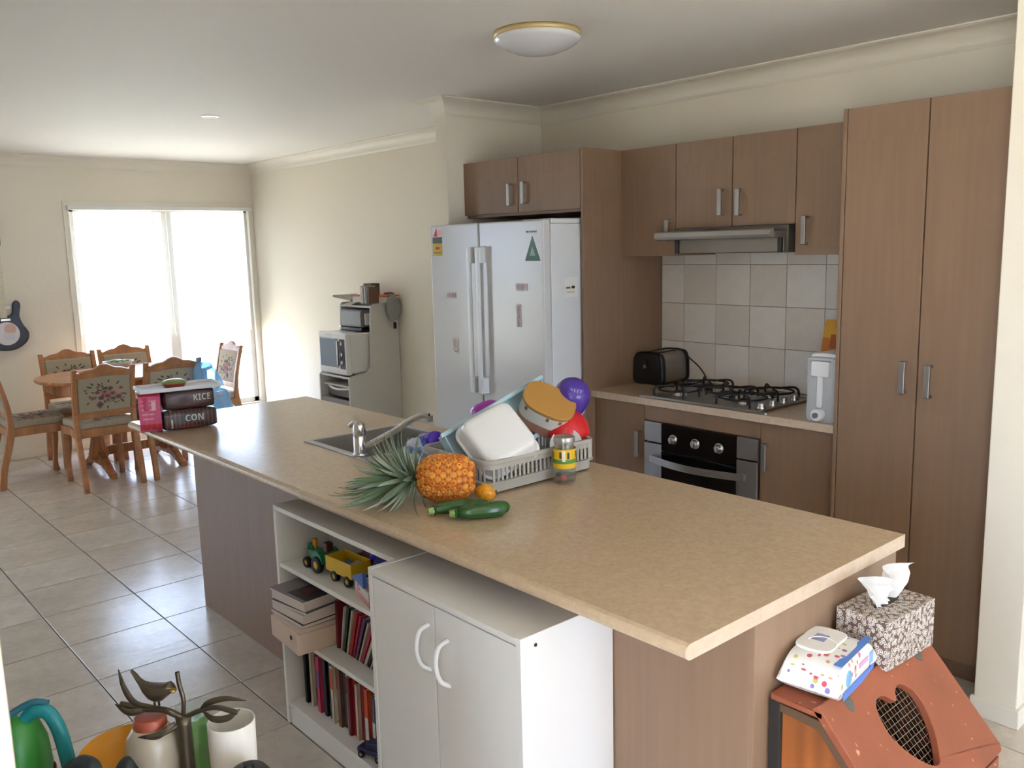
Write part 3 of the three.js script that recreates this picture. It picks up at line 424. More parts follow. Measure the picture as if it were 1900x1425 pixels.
  part(pb, 'rim', new THREE.TorusGeometry(0.062, 0.003, 8, 40).rotateX(Math.PI / 2).translate(0, -0.045, 0), mat(0xb9b2c8, 0.4));
  { const e = new THREE.SphereGeometry(0.0675, 24, 12, Math.PI / 2 - 0.42, 0.84, Math.PI / 2 - 0.22, 0.44), lt = part(pb, 'lettering', clean(e), mat(0xffffff, 0.4, { map: canvasTex(128, 64, (g) => { g.fillStyle = '#51379a'; g.fillRect(0, 0, 128, 64); g.fillStyle = '#a596c6'; g.font = 'bold 58px sans-serif'; g.fillText('BUZ', 4, 54); }) })); lt.position.y = -0.006; lt.quaternion.copy(pb.quaternion).invert().multiply(new THREE.Quaternion().setFromUnitVectors(V(0, 0, 1), V(0.8, 0.4, 0.45).normalize())); }
  const rb = thing('red_bowl', 'bright red plastic bowl under the purple bowl at the right of the rack', 'bowl', [-0.452, 1.03, 1.735]); rb.rotation.set(0.25, 0, -1.0);
  part(rb, 'shell', lathe([[0, 0.035], [0.03, 0.033], [0.055, 0.02], [0.072, -0.005], [0.078, -0.03], [0.075, -0.03], [0.068, -0.005], [0.05, 0.016], [0, 0.03]], 40), mat(0xd8222a, 0.3));
  const wp = thing('white_plate', 'small white plate edge showing under the red bowl', 'plate', [-0.425, 0.985, 1.79]); wp.rotation.set(0.9, 0, -0.5); wp.scale.setScalar(0.7);
  part(wp, 'plate', lathe([[0, 0], [0.05, 0], [0.075, 0.012], [0.077, 0.014], [0.05, 0.005], [0, 0.005]], 40), mat(0xe8e8e6, 0.3));
  const mg = thing('magenta_bowl', 'magenta plastic bowl peeping up behind the pale blue tray', 'bowl', [-0.672, 1.095, 1.93]); mg.rotation.set(0.1, 0, 0.35);
  part(mg, 'shell', lathe([[0, 0.026], [0.03, 0.024], [0.05, 0.01], [0.055, -0.02], [0.052, -0.02], [0.046, 0.008], [0, 0.02]], 36), mat(0xb23ab0, 0.3));
  const pg = thing('purple_tumbler', 'deep violet translucent tumbler lying beside the sink at the rack end', 'tumbler', [-0.82, 0.975, 2.05]); pg.rotation.set(0.7, 0.2, 1.9);
  part(pg, 'shell', lathe([[0, -0.04], [0.03, -0.04], [0.035, -0.03], [0.042, 0.045], [0.039, 0.045], [0.032, -0.03], [0, -0.034]], 36), mat(0x5422c8, 0.12)); part(pg, 'rim', new THREE.TorusGeometry(0.041, 0.002, 8, 36).rotateX(Math.PI / 2).translate(0, 0.045, 0), mat(0xcfc8e6, 0.3));
  // crumpled blue plastic wrap
  const cr = new THREE.IcosahedronGeometry(0.06, 12), p = cr.attributes.position, q1 = noise2(91, 5), q2 = noise2(92, 9);
  for (let i = 0; i < p.count; i++) { const x = p.getX(i), y = p.getY(i), z = p.getZ(i), k = 0.72 + 0.5 * Math.abs(q1(x * 6 + y * 3 + 5, z * 6 - y * 4 + 5) - 0.5) * 2 + 0.25 * Math.abs(q2(x * 8 + 3, y * 8 + z * 5 + 3) - 0.5); p.setXYZ(i, x * k * 1.1, Math.max(-0.03, y * k * 0.85), z * k * 1.1); } cr.computeVertexNormals();
  single('plastic_wrapper', 'crumpled blue and clear plastic wrapper behind the pineapple', 'wrapper', clean(cr), mat(0xffffff, 0.15, { map: (() => { const t = canvasTex(64, 64, (g) => { g.fillStyle = '#c9d3e4'; g.fillRect(0, 0, 64, 64); g.fillStyle = '#4a6cc0'; g.fillRect(0, 0, 30, 26); g.fillStyle = '#7d93cf'; g.fillRect(36, 30, 20, 18); g.fillStyle = '#e8ecf4'; g.fillRect(6, 40, 16, 20); }); t.repeat.set(2, 2); return t; })() }), [-0.83, 0.94, 2.105]);
}
// glass jar standing in front of the rack
{
  const j = thing('jar', 'clear glass jar with yellow label and a red sweet at the bottom', 'jar', [-0.318, 0.9, 1.905]);
  part(j, 'glass', lathe([[0, 0.002], [0.028, 0.002], [0.034, 0.008], [0.036, 0.03], [0.036, 0.105], [0.032, 0.118], [0.03, 0.122], [0.03, 0.142], [0.032, 0.144], [0.028, 0.144], [0.028, 0.12], [0.033, 0.103], [0.033, 0.03], [0.03, 0.012], [0, 0.008]], 36), mat(0xf0efe8, 0.04, { transmission: 0.92, thickness: 0 }));
  part(j, 'lid', lathe([[0, 0.15], [0.03, 0.15], [0.033, 0.147], [0.033, 0.132], [0.031, 0.13]], 32), mat(0xb8b6b0, 0.3, { metalness: 0.7 }));
  const lg = new THREE.CylinderGeometry(0.0365, 0.0365, 0.06, 36, 1, true).translate(0, 0.083, 0);
  part(j, 'label', clean(lg), mat(0xffffff, 0.5, { side: THREE.DoubleSide, map: canvasTex(256, 64, (g) => { g.fillStyle = '#e8b91e'; g.fillRect(0, 0, 256, 64); g.fillStyle = '#5d8a3c'; g.fillRect(0, 34, 256, 14); for (let k = 0; k < 4; k++) { g.fillStyle = '#f2ead2'; g.fillRect(k * 64 + 24, 4, 12, 36); g.fillStyle = '#3c3a22'; g.fillRect(k * 64 + 14, 8, 8, 22); g.fillRect(k * 64 + 42, 10, 8, 22); } }) }));
  part(j, 'red_sweet', new THREE.SphereGeometry(0.012, 18, 12).translate(0.012, 0.021, 0.016), mat(0xd02a34, 0.3)); part(j, 'dark_residue', lathe([[0, 0.0085], [0.028, 0.0095], [0.029, 0.02], [0.026, 0.03], [0, 0.022]], 24), mat(0x4a332c, 0.5));
}
// ---------- fruit and groceries on the island ----------
{
  const A = V(-0.705, -0.02, 0.705).normalize(), P = thing('pineapple', 'ripe orange pineapple lying on the island with its green crown of leaves', 'pineapple');
  { const Y = V(0, 1, 0), Z = A.clone().cross(Y).normalize(), Y2 = Z.clone().cross(A); basis(P, A.toArray(), Y2.toArray(), Z.toArray(), [-0.42, 0.974, 2.292]); }
  const rad = (t) => 0.068 * Math.pow(Math.max(0, 1 - Math.pow(Math.abs(t * 2 - 1.0), 2.9)), 0.42), Lf = 0.172, pts = []; for (let k = 0; k <= 24; k++) pts.push([Math.max(rad(k / 24), 0.001) - 0.003 < 0.001 ? 0.001 : rad(k / 24) - 0.003, (k / 24 - 0.5) * Lf]);
  part(P, 'flesh', lathe(pts, 40).rotateZ(-Math.PI / 2), mat(0xa85a1c, 0.6));
  const eye = (() => { const pos = [], q = []; const ringR = [[1.0, -0.15], [0.86, 0.28], [0.5, 0.5], [0.2, 0.44]]; const g = []; for (const [r, y] of ringR) { const a = []; for (let k = 0; k < 6; k++) a.push([r * Math.cos(k * Math.PI / 3 + Math.PI / 6), y, r * Math.sin(k * Math.PI / 3 + Math.PI / 6)]); g.push(a); } g.push(g[0].map(() => [0, 0.34, 0])); return loft(g.map((r) => [...r].reverse())); })();
  const em = [0xe08428, 0xe89a3a, 0xd4742a, 0xdf8c30].map((c) => mat(c, 0.5)), tip = new THREE.ConeGeometry(0.36, 0.45, 5).translate(0, 0.5, 0), tm = mat(0xf0dcb4, 0.7), dm = mat(0x6a4a2a, 0.8);
  const rows = 11; let n = 0;
  for (let i = 0; i < rows; i++) { const t = 0.06 + 0.88 * (i / (rows - 1)), r = rad(t), c = Math.max(8, Math.round(2 * Math.PI * r / 0.0235)), dr = (rad(t + 0.01) - rad(t - 0.01)) / (0.02 * Lf);
    for (let k = 0; k < c; k++) { const a = (k + (i % 2) * 0.5) / c * 2 * Math.PI, m = part(P, 'eye', eye, em[n++ % 4]); const N = V(-dr, Math.cos(a), Math.sin(a)).normalize(), T = V(0, -Math.sin(a), Math.cos(a)), B = N.clone().cross(T); m.matrix.makeBasis(B, N, T); m.quaternion.setFromRotationMatrix(m.matrix); m.position.set((t - 0.5) * Lf, Math.cos(a) * (r - 0.003), Math.sin(a) * (r - 0.003)); m.scale.set(0.0125, 0.012, 0.0125); const b = part(m, 'bract', tip, n % 3 ? tm : dm); b.scale.setScalar(0.9); } }
  // crown
  function leafGeo(L, w, curl, fold) { const rings = [], N = 9; let x = 0, y = 0, a = 0; const f = [], bk = []; for (let k = 0; k <= N; k++) { const t = k / N, ww = w * (0.85 + 0.5 * t - 1.35 * t * t) * (t > 0.98 ? 0.02 : 1); a = curl * t * t; f.push([x, y, ww]); x += L / N * Math.cos(a); y += L / N * Math.sin(a); } for (const [px, py, ww] of f) rings.push([[px, py + fold * ww, ww], [px, py, 0], [px, py + fold * ww, -ww], [px, py - 0.0012, 0]]); return loft(rings); }
  const leaves = [leafGeo(0.16, 0.0085, 0.5, 0.6), leafGeo(0.195, 0.009, 0.65, 0.6), leafGeo(0.13, 0.008, 0.3, 0.65), leafGeo(0.08, 0.0075, 0.15, 0.7), leafGeo(0.215, 0.0085, 0.75, 0.6)];
  const leafTex = (c) => { const a = noise2(131, 24); const h = hexrgb(c); return dataTex(128, 64, (u, v) => { const k = 0.85 + 0.3 * a(u, v); return h.map((q) => q * k); }); };
  const lm = [0x849c7a, 0xa3b397, 0x6c8760, 0xbcc7b0].map((c) => mat(0xffffff, 0.5, { map: leafTex(c), side: THREE.DoubleSide }));
  const crown = part(P, 'crown_core', lathe([[0, 0.09], [0.008, 0.085], [0.016, 0.05], [0.022, 0.01], [0.018, -0.01], [0, -0.012]], 16).rotateZ(-Math.PI / 2), lm[2]); crown.position.set(0.088, 0.0, 0);
  for (let k = 0; k < 130; k++) { const t = k / 130, a = k * 2.39996, spread = 1.62 - 1.3 * t + rr(-0.12, 0.12), g = leaves[t < 0.25 ? (k % 2 ? 2 : 0) : t < 0.7 ? (k % 2 ? 1 : 4) : k % 3 ? 0 : 3], m = part(P, 'leaf', g, lm[(k * 7) % 4]);
    // leaf grows along +x of its own frame, tilted out by «spread» and curling back out
    const out = V(0, Math.cos(a), Math.sin(a)), dir = V(Math.cos(spread), 0, 0).add(out.clone().multiplyScalar(Math.sin(spread))).normalize(), up = V(-Math.sin(spread), 0, 0).add(out.clone().multiplyScalar(Math.cos(spread))).normalize(); const low = dir.y < -0.2 && 1; if (low) { dir.y = -0.2; dir.normalize(); up.sub(dir.clone().multiplyScalar(up.dot(dir))).normalize(); if (up.y < 0) up.negate(); }
    m.matrix.makeBasis(dir, up, dir.clone().cross(up)); m.quaternion.setFromRotationMatrix(m.matrix); m.position.set(0.086 + 0.075 * t, out.y * (0.016 - 0.008 * t), out.z * (0.016 - 0.008 * t)); m.scale.setScalar((0.84 + 0.2 * rand()) * (out.y > 0.3 ? 0.74 : 1)); }
}
{
  const l = thing('lemon', 'small orange-yellow lemon between pineapple and dish rack', 'lemon', [-0.345, 0.9255, 2.207], 0.5);
  part(l, 'fruit', lathe([[0, -0.034], [0.006, -0.031], [0.014, -0.026], [0.023, -0.014], [0.0255, 0], [0.023, 0.013], [0.014, 0.025], [0.006, 0.03], [0.004, 0.034], [0, 0.035]], 32).rotateZ(1.4), mat(0xffffff, 0.4, { map: speckTex(0xe8a024, 0.12, 20, 90, 71), bumpMap: bump(60, 120, 72), bumpScale: 0.0006 }));
  part(l, 'stem_scar', cyl(0.003, 0.004, 0.003).rotateZ(1.4).translate(0.0345, 0.006, 0), mat(0x7a7a3a, 0.8));
}
function zucchini(label, pts, r0) {
  const z = thing('zucchini', label, 'zucchini'), c = new THREE.CatmullRomCurve3(pts.map((p) => V(...p))), N = 40, rings = [], fr = c.computeFrenetFrames(N, false);
  for (let i = 0; i <= N; i++) { const t = i / N, o = c.getPoint(t), r = r0 * Math.pow(Math.max(0.0, 1 - Math.pow(Math.abs(t * 2 - 1), 3.6)), 0.5) * (0.86 + 0.22 * t) + (t < 0.04 ? 0.008 : 0.0008); const ring = []; for (let k = 0; k < 20; k++) { const a = -k / 20 * 2 * Math.PI, rr2 = r * (1 + 0.025 * Math.cos(a * 5)); ring.push(o.clone().add(fr.normals[i].clone().multiplyScalar(Math.cos(a) * rr2)).add(fr.binormals[i].clone().multiplyScalar(Math.sin(a) * rr2)).toArray()); } rings.push(ring); }
  part(z, 'skin', loft(rings), mat(0xffffff, 0.22, { map: zuc }));
  const d = c.getTangent(0).negate(), o = c.getPoint(0), s = part(z, 'stem', cyl(0.0095, 0.012, 0.016, 0, 0.006, 0, 5), mat(0x9ab26a, 0.6)); s.quaternion.setFromUnitVectors(V(0, 1, 0), d); s.position.copy(o);
  const e = part(z, 'blossom_end', cyl(0.006, 0.004, 0.006, 0, 0.002, 0, 8), mat(0x8fae4e, 0.6)); e.quaternion.setFromUnitVectors(V(0, 1, 0), c.getTangent(1)); e.position.copy(c.getPoint(1));
}
const zuc = (() => { const a = noise2(141, 40), b = noise2(142, 128); return dataTex(512, 512, (u, v) => { const k = 0.85 + 0.3 * a(u, v) + (b(u, v) > 0.8 ? 0.35 : 0); return [44 * k, 84 * k, 40 * k]; }); })(); zuc.repeat.set(4, 4);
zucchini('dark green zucchini in front, lying alongside the island edge', [[-0.262, 0.920, 2.385], [-0.23, 0.923, 2.342], [-0.205, 0.923, 2.29], [-0.205, 0.922, 2.24]], 0.0215);
zucchini('green zucchini at the back, against the pineapple', [[-0.325, 0.920, 2.413], [-0.315, 0.922, 2.37], [-0.295, 0.922, 2.33], [-0.275, 0.921, 2.3], [-0.262, 0.921, 2.262]], 0.02);
// bread packs, pink pack and what lies on them at the far corner of the island
function pack(w, h, d, puff, seed) { const g = new THREE.BoxGeometry(w, h, d, 20, 10, 12), p = g.attributes.position, n = noise2(seed, 6); for (let i = 0; i < p.count; i++) { let x = p.getX(i) / w * 2, y = p.getY(i) / h * 2, z = p.getZ(i) / d * 2; const l = Math.pow(Math.pow(Math.abs(y), 4) + Math.pow(Math.abs(z), 4), 0.25) || 1, m = Math.max(Math.abs(y), Math.abs(z)); const k = m / l * (1 - puff * Math.pow(Math.abs(x), 5)); const j = 1 + 0.06 * (n(x * 0.7 + 3, y * 0.6 + z * 0.5 + 3) - 0.5); p.setXYZ(i, x * w / 2, y * k * j * h / 2, z * k * j * d / 2); } g.computeVertexNormals(); return g; }
function printTex(bg, draw, w = 256, h = 96) { return canvasTex(w, h, (g) => { g.fillStyle = bg; g.fillRect(0, 0, w, h); draw(g, w, h); }); }
{
  const clear = mat(0xf2f2f4, 0.15, { transmission: 0.8, thickness: 0, side: THREE.DoubleSide });
  const bread = (label, txt, y, x, z, turn, stripes, L) => { const t = thing('bread_pack', label, 'bread', [x, y, z], turn, undefined); const w = L, h = 0.085, d = 0.1;
    part(t, 'wrap', pack(w, h, d, 0.12, 151 + y * 10), mat(0xffffff, 0.35, { map: printTex('#5b4743', (g, W, Hh) => { if (stripes) { for (let k = 0; k < 26; k++) { g.fillStyle = k % 2 ? '#7d6a62' : '#3d3030'; g.fillRect(k * 10, 0, 4, Hh); } g.fillStyle = '#3b3234'; g.fillRect(W * .3, 10, W * .42, 50); g.fillStyle = '#a83a3c'; g.fillRect(W * .3, 78, W * .4, 10); g.fillStyle = '#d8d0c8'; g.fillRect(W * .12, 40, 8, 50); } g.fillStyle = '#d9d2ca'; g.font = 'bold 44px sans-serif'; g.fillText(txt, stripes ? W * .38 : W * .55, 56); }) }));
    const e = lathe([[0.002, 0.055], [0.016, 0.05], [0.014, 0.03], [0.012, 0.022], [0.03, 0.0], [0.036, -0.01]], 14).scale(1, 1, 0.6).rotateZ(-Math.PI / 2).translate(w / 2 + 0.005, 0, 0); part(t, 'clear_end', clean(e), clear); };
  bread('lower brown bread pack on the island corner, striped with pale lettering', 'CON', 0.943, -2.12, 2.395, 1.42, true, 0.215);
  bread('upper brown bread pack resting on the striped one', 'KICE', 1.027, -2.13, 2.39, 1.45, false, 0.2);
  const pk = thing('pink_pack', 'pink and red food pack standing left of the bread packs', 'packet', [-2.17, 0.985, 2.535], 1.2);
  part(pk, 'pack', pack(0.085, 0.168, 0.13, 0.0, 161), mat(0xffffff, 0.35, { map: printTex('#e0648a', (g, W, Hh) => { g.fillStyle = '#f0a8bc'; for (let k = 0; k < 5; k++) g.fillRect(20 + k * 6, 40 + k * 30, 190 - k * 14, 8); g.fillStyle = '#d23a48'; g.fillRect(0, 200, W, 56); g.fillStyle = '#c83a62'; g.fillRect(60, 20, 60, 90); g.fillStyle = '#f4c0cc'; g.fillRect(150, 50, 50, 60); }, 256, 256) }));
  const tr = thing('foam_tray', 'thin white foam tray lying flat across the packs', 'tray', [-2.155, 1.073, 2.42], 1.4);
  part(tr, 'tray', [bx(0.33, 0.006, 0.17, 0, 0, 0, 0.003, 2), bx(0.33, 0.016, 0.008, 0, 0.006, 0.082, 0.003), bx(0.33, 0.016, 0.008, 0, 0.006, -0.082, 0.003), bx(0.008, 0.016, 0.17, 0.162, 0.006, 0, 0.003), bx(0.008, 0.016, 0.17, -0.162, 0.006, 0, 0.003)], mat(0xf2f1f4, 0.5));
  const sa = thing('tomato_salad_tub', 'small green and red food tub on the white tray', 'tub', [-2.16, 1.078, 2.43]);
  part(sa, 'tub', lathe([[0, 0], [0.04, 0], [0.05, 0.018], [0.052, 0.018]], 28), mat(0xb8413e, 0.4)); part(sa, 'lid', lathe([[0, 0.034], [0.03, 0.032], [0.048, 0.024], [0.053, 0.018]], 28), mat(0x8a9a4a, 0.35));
}
// ---------- white bookcase and cupboard in front of the island ----------
const BX0 = -1.113, BX1 = -0.364, BZ = 2.513, BB = 2.314;
{
  const b = thing('bookcase', 'low white open bookcase of three shelves filled with toys and books', 'bookcase');
  part(b, 'top', ex(BX0, BX1, 0.777, 0.793, BB, BZ), M.shelfWhite); part(b, 'side_panel', ex(BX0, BX0 + 0.016, 0, 0.777, BB, BZ), M.shelfWhite); part(b, 'side_panel', ex(BX1 - 0.016, BX1, 0, 0.777, BB, BZ), M.shelfWhite);
  part(b, 'shelf', ex(BX0 + 0.017, BX1 - 0.017, 0.575, 0.591, BB + 0.006, BZ - 0.004), M.shelfWhite); part(b, 'shelf', ex(BX0 + 0.017, BX1 - 0.017, 0.334, 0.35, BB + 0.006, BZ - 0.004), M.shelfWhite); part(b, 'shelf', ex(BX0 + 0.017, BX1 - 0.017, 0.064, 0.08, BB + 0.006, BZ - 0.002), M.shelfWhite);
  part(b, 'plinth', ex(BX0 + 0.017, BX1 - 0.017, 0, 0.064, BZ - 0.03, BZ - 0.006), M.shelfWhite); part(b, 'back_panel', ex(BX0 + 0.017, BX1 - 0.017, 0.001, 0.777, BB, BB + 0.005), M.shelfWhite);
  const c = thing('storage_cabinet', 'white melamine two-door storage cabinet with curved white handles', 'cabinet'), x0 = -0.358, x1 = 0.252, zf = 2.61;
  part(c, 'side_panel', ex(x0, x0 + 0.016, 0, 0.801, BB, zf - 0.0005, 0.001), M.white); part(c, 'side_panel', ex(x1 - 0.016, x1, 0, 0.801, BB, zf - 0.0005, 0.001), M.white);
  part(c, 'top', ex(x0 + 0.0165, x1 - 0.0165, 0.783, 0.799, BB, zf, 0.001), M.white); part(c, 'back_panel', ex(x0 + 0.016, x1 - 0.016, 0.05, 0.783, BB, BB + 0.006, 0), M.white); part(c, 'bottom', ex(x0 + 0.0165, x1 - 0.0165, 0, 0.05, BB, zf - 0.03, 0.001), M.white);
  const xm = -0.066; const hd = (d, x, y) => part(d, 'handle', tube([[x + 0.008, y + 0.06, zf - 0.006], [x - 0.005, y + 0.045, zf + 0.014], [x - 0.012, y, zf + 0.022], [x - 0.005, y - 0.045, zf + 0.014], [x + 0.008, y - 0.06, zf - 0.006]], 0.006, 30, 10).scale(1, 1, 1), mat(0xf4f4f4, 0.3));
  let d = part(c, 'door', ex(x0 + 0.018, xm - 0.002, 0.052, 0.778, zf - 0.02, zf - 0.003, 0.0015), M.white); hd(d, -0.098, 0.665); d = part(c, 'door', ex(xm + 0.002, x1 - 0.018, 0.052, 0.778, zf - 0.02, zf - 0.003, 0.0015), M.white); hd(d, -0.02, 0.65);
  part(c, 'screw_cap', cyl(0.004, 0.004, 0.002).rotateZ(Math.PI / 2).translate(x1 + 0.0006, 0.775, 2.565), M.darkGap);
}
// books
const coverCols = { red: 0xb0252c, dred: 0x7c1f2a, pink: 0xc2365e, orange: 0xd0542a, black: 0x1d1c22, navy: 0x2a2f4e, grey: 0x55565c, green: 0x2d4a3c, cream: 0xd8cab4, violet: 0x6a4c78, white: 0xd9d4cc, brown: 0x6d4c3c, blue: 0x4a5a8a };
const coverMat = Object.fromEntries(Object.entries(coverCols).map(([k, c]) => [k, mat(c, 0.45)])), pageMat = mat(0xd9cdb8, 0.85), bandMat = mat(0xcfc6b4, 0.6);
function book(name, label, cat, grp, w, h, d, col, pos, rot, band) { // spine on +z, thickness along x, standing on y=0
  const t = thing(name, label, cat, pos, 0, grp); t.rotation.set(...rot); const c = 0.0016;
  part(t, 'cover', [bx(c, h, d, -w / 2 + c / 2, h / 2, 0, 0), bx(c, h, d, w / 2 - c / 2, h / 2, 0, 0), bx(w, h, c, 0, h / 2, d / 2 - c / 2, 0)], coverMat[col]);
  part(t, 'pages', bx(w - 2 * c - 0.0004, h - 0.006, d - 0.006, 0, h / 2, -0.002, 0), pageMat);
  if (band) part(t, 'spine_label', bx(w * 0.9, h * band[1], 0.0008, 0, h * band[0], d / 2 + 0.0004, 0), band[2] ? coverMat[band[2]] : bandMat);
  return t;
}
const order = ['first', 'second', 'third', 'fourth', 'fifth', 'sixth', 'seventh', 'eighth', 'ninth', 'tenth', 'eleventh', 'twelfth', 'thirteenth', 'fourteenth', 'fifteenth', 'sixteenth', 'seventeenth', 'eighteenth', 'nineteenth', 'twentieth', 'twenty-first', 'twenty-second', 'twenty-third', 'twenty-fourth', 'twenty-fifth', 'twenty-sixth'];
const colWord = { red: 'red', dred: 'dark red', pink: 'crimson pink', orange: 'orange', black: 'black', navy: 'navy', grey: 'grey', green: 'dark green', cream: 'cream', violet: 'mauve', white: 'white', brown: 'brown', blue: 'blue' };
{
  const row = [['grey', .016, .2], ['white', .014, .19], ['black', .018, .225], ['blue', .02, .17], ['cream', .018, .2], ['pink', .026, .205, 0, [.22, .2, 'black']], ['black', .016, .2], ['pink', .024, .2, 0, [.6, .3, 'violet']], ['black', .02, .205, 0, [.3, .2, 'pink']], ['black', .02, .205], ['green', .016, .22], ['navy', .026, .215, 0, [.2, .14, 'grey']], ['cream', .02, .2, 0, [.78, .36, 'orange']], ['orange', .022, .22, 0, [.3, .5, 'cream']], ['brown', .022, .21], ['black', .036, .225, 0, [.5, .9, 'grey']], ['white', .02, .2, 0, [.82, .3, 'dred']], ['dred', .018, .2], ['red', .03, .215], ['cream', .016, .19], ['red', .034, .215, 0, [.3, .3, 'dred']], ['red', .02, .2], ['orange', .024, .2, 0, [.28, .5, 'white']], ['cream', .018, .18], ['violet', .02, .185, 0, [.3, .5, 'white']], ['black', .02, .2]];
  let x = BX0 + 0.03; row.forEach(([c, w, h, , b], i) => { w *= 0.84; book('book', `${colWord[c]} book, ${order[i]} from the left along the bottom shelf of the bookcase`, 'book', 'books standing on the bottom shelf', w, h, 0.13, c, [x + w / 2, 0.0803, 2.385 + ((i * 37) % 5) * 0.004], [0, 0, 0], b); x += w + 0.0012; });
}
{
  // leaning books on the middle shelf
  const row = [['dred', .014, .165], ['white', .01, .16], ['green', .018, .17], ['cream', .012, .165], ['red', .018, .17], ['pink', .01, .165], ['violet', .016, .165], ['cream', .01, .16], ['pink', .014, .165], ['cream', .016, .165], ['black', .014, .165], ['white', .01, .16], ['grey', .018, .165], ['brown', .016, .15]];
  let x = -0.842; row.forEach(([c, w, h], i) => { w *= 0.85; const a = i === 0 ? -0.02 : -0.16 - 0.34 * Math.min(1, i / 9); const step = (w + 0.002) / Math.cos(a); book('paperback', `${colWord[c]} paperback, ${order[i]} from the left of those leaning on the middle shelf`, 'book', 'paperbacks leaning on the middle shelf', w, h, 0.11, c, [x + (i ? 0.008 : 0) + w / 2 * Math.cos(a), 0.3503 + w / 2 * Math.abs(Math.sin(a)), 2.395], [0, 0, a]); x += step + (i < 9 ? 0.0035 : 0.0005); });
  // flat pile of magazines and folders
  const pile = [['folder_box', 'cream cardboard folder box, lowest in the pile on the middle shelf', 0.215, 0.075, 0.235, 0xd9bfa8, 0.0, 'box', 0.01], ['magazine', 'thick cream magazine lying directly on the folder box', 0.2, 0.016, 0.225, 0xd2b9a4, 0.04, 'magazine', 0.02], ['magazine', 'dark magazine with yellow edge in the middle of the pile', 0.205, 0.012, 0.22, 0x4a4038, 0.1, 'magazine', 0.012], ['magazine', 'cream paper bundle in the middle of the magazine pile', 0.195, 0.03, 0.215, 0xd8c6b8, 0.12, 'magazine', 0.014], ['magazine', 'pale grey magazine with dark cover near the top of the pile', 0.195, 0.009, 0.215, 0x5a5556, 0.2, 'magazine', 0.018], ['magazine', 'cream bundle just under the topmost magazine of the pile', 0.19, 0.03, 0.21, 0xdccac0, 0.16, 'magazine', 0.012], ['magazine', 'glossy magazine with dark photo cover on top of the pile', 0.2, 0.008, 0.225, 0x8d8484, 0.14, 'magazine', 0.018]];
  let y = 0.3505; for (const [nm, lab, w, h, d, c, a, cat, dx] of pile) { const t = thing(nm, lab, cat, [-0.978 + dx, y, 2.452], a - 0.06); part(t, 'pages', nm === 'folder_box' ? bx(w, h, d, 0, h / 2, 0, 0.006, 2) : bx(w, h - 0.002, d, 0, (h - 0.002) / 2, 0, 0.0008), mat(nm === 'folder_box' || h > 0.014 ? c : 0xd8cabc, 0.8)); if (nm !== 'folder_box') part(t, 'cover', new THREE.BoxGeometry(w, 0.0012, d).translate(0, h - 0.0012, 0), y > 0.5 && h < 0.009 ? mat(0xffffff, 0.25, { map: canvasTex(128, 128, (g) => { g.fillStyle = '#8f8788'; g.fillRect(0, 0, 128, 128); g.fillStyle = '#3c3838'; g.fillRect(0, 0, 128, 22); g.fillRect(54, 60, 74, 60); g.fillStyle = '#6a4444'; g.fillRect(66, 70, 30, 34); g.fillStyle = '#b7b0b0'; g.fillRect(0, 26, 128, 26); }) }) : mat(c, 0.4)); else part(t, 'finger_hole', cyl(0.008, 0.008, 0.002).rotateX(Math.PI / 2).translate(0.06, 0.05, d / 2 + 0.0004), M.darkGap); y += h + 0.0006; }
}
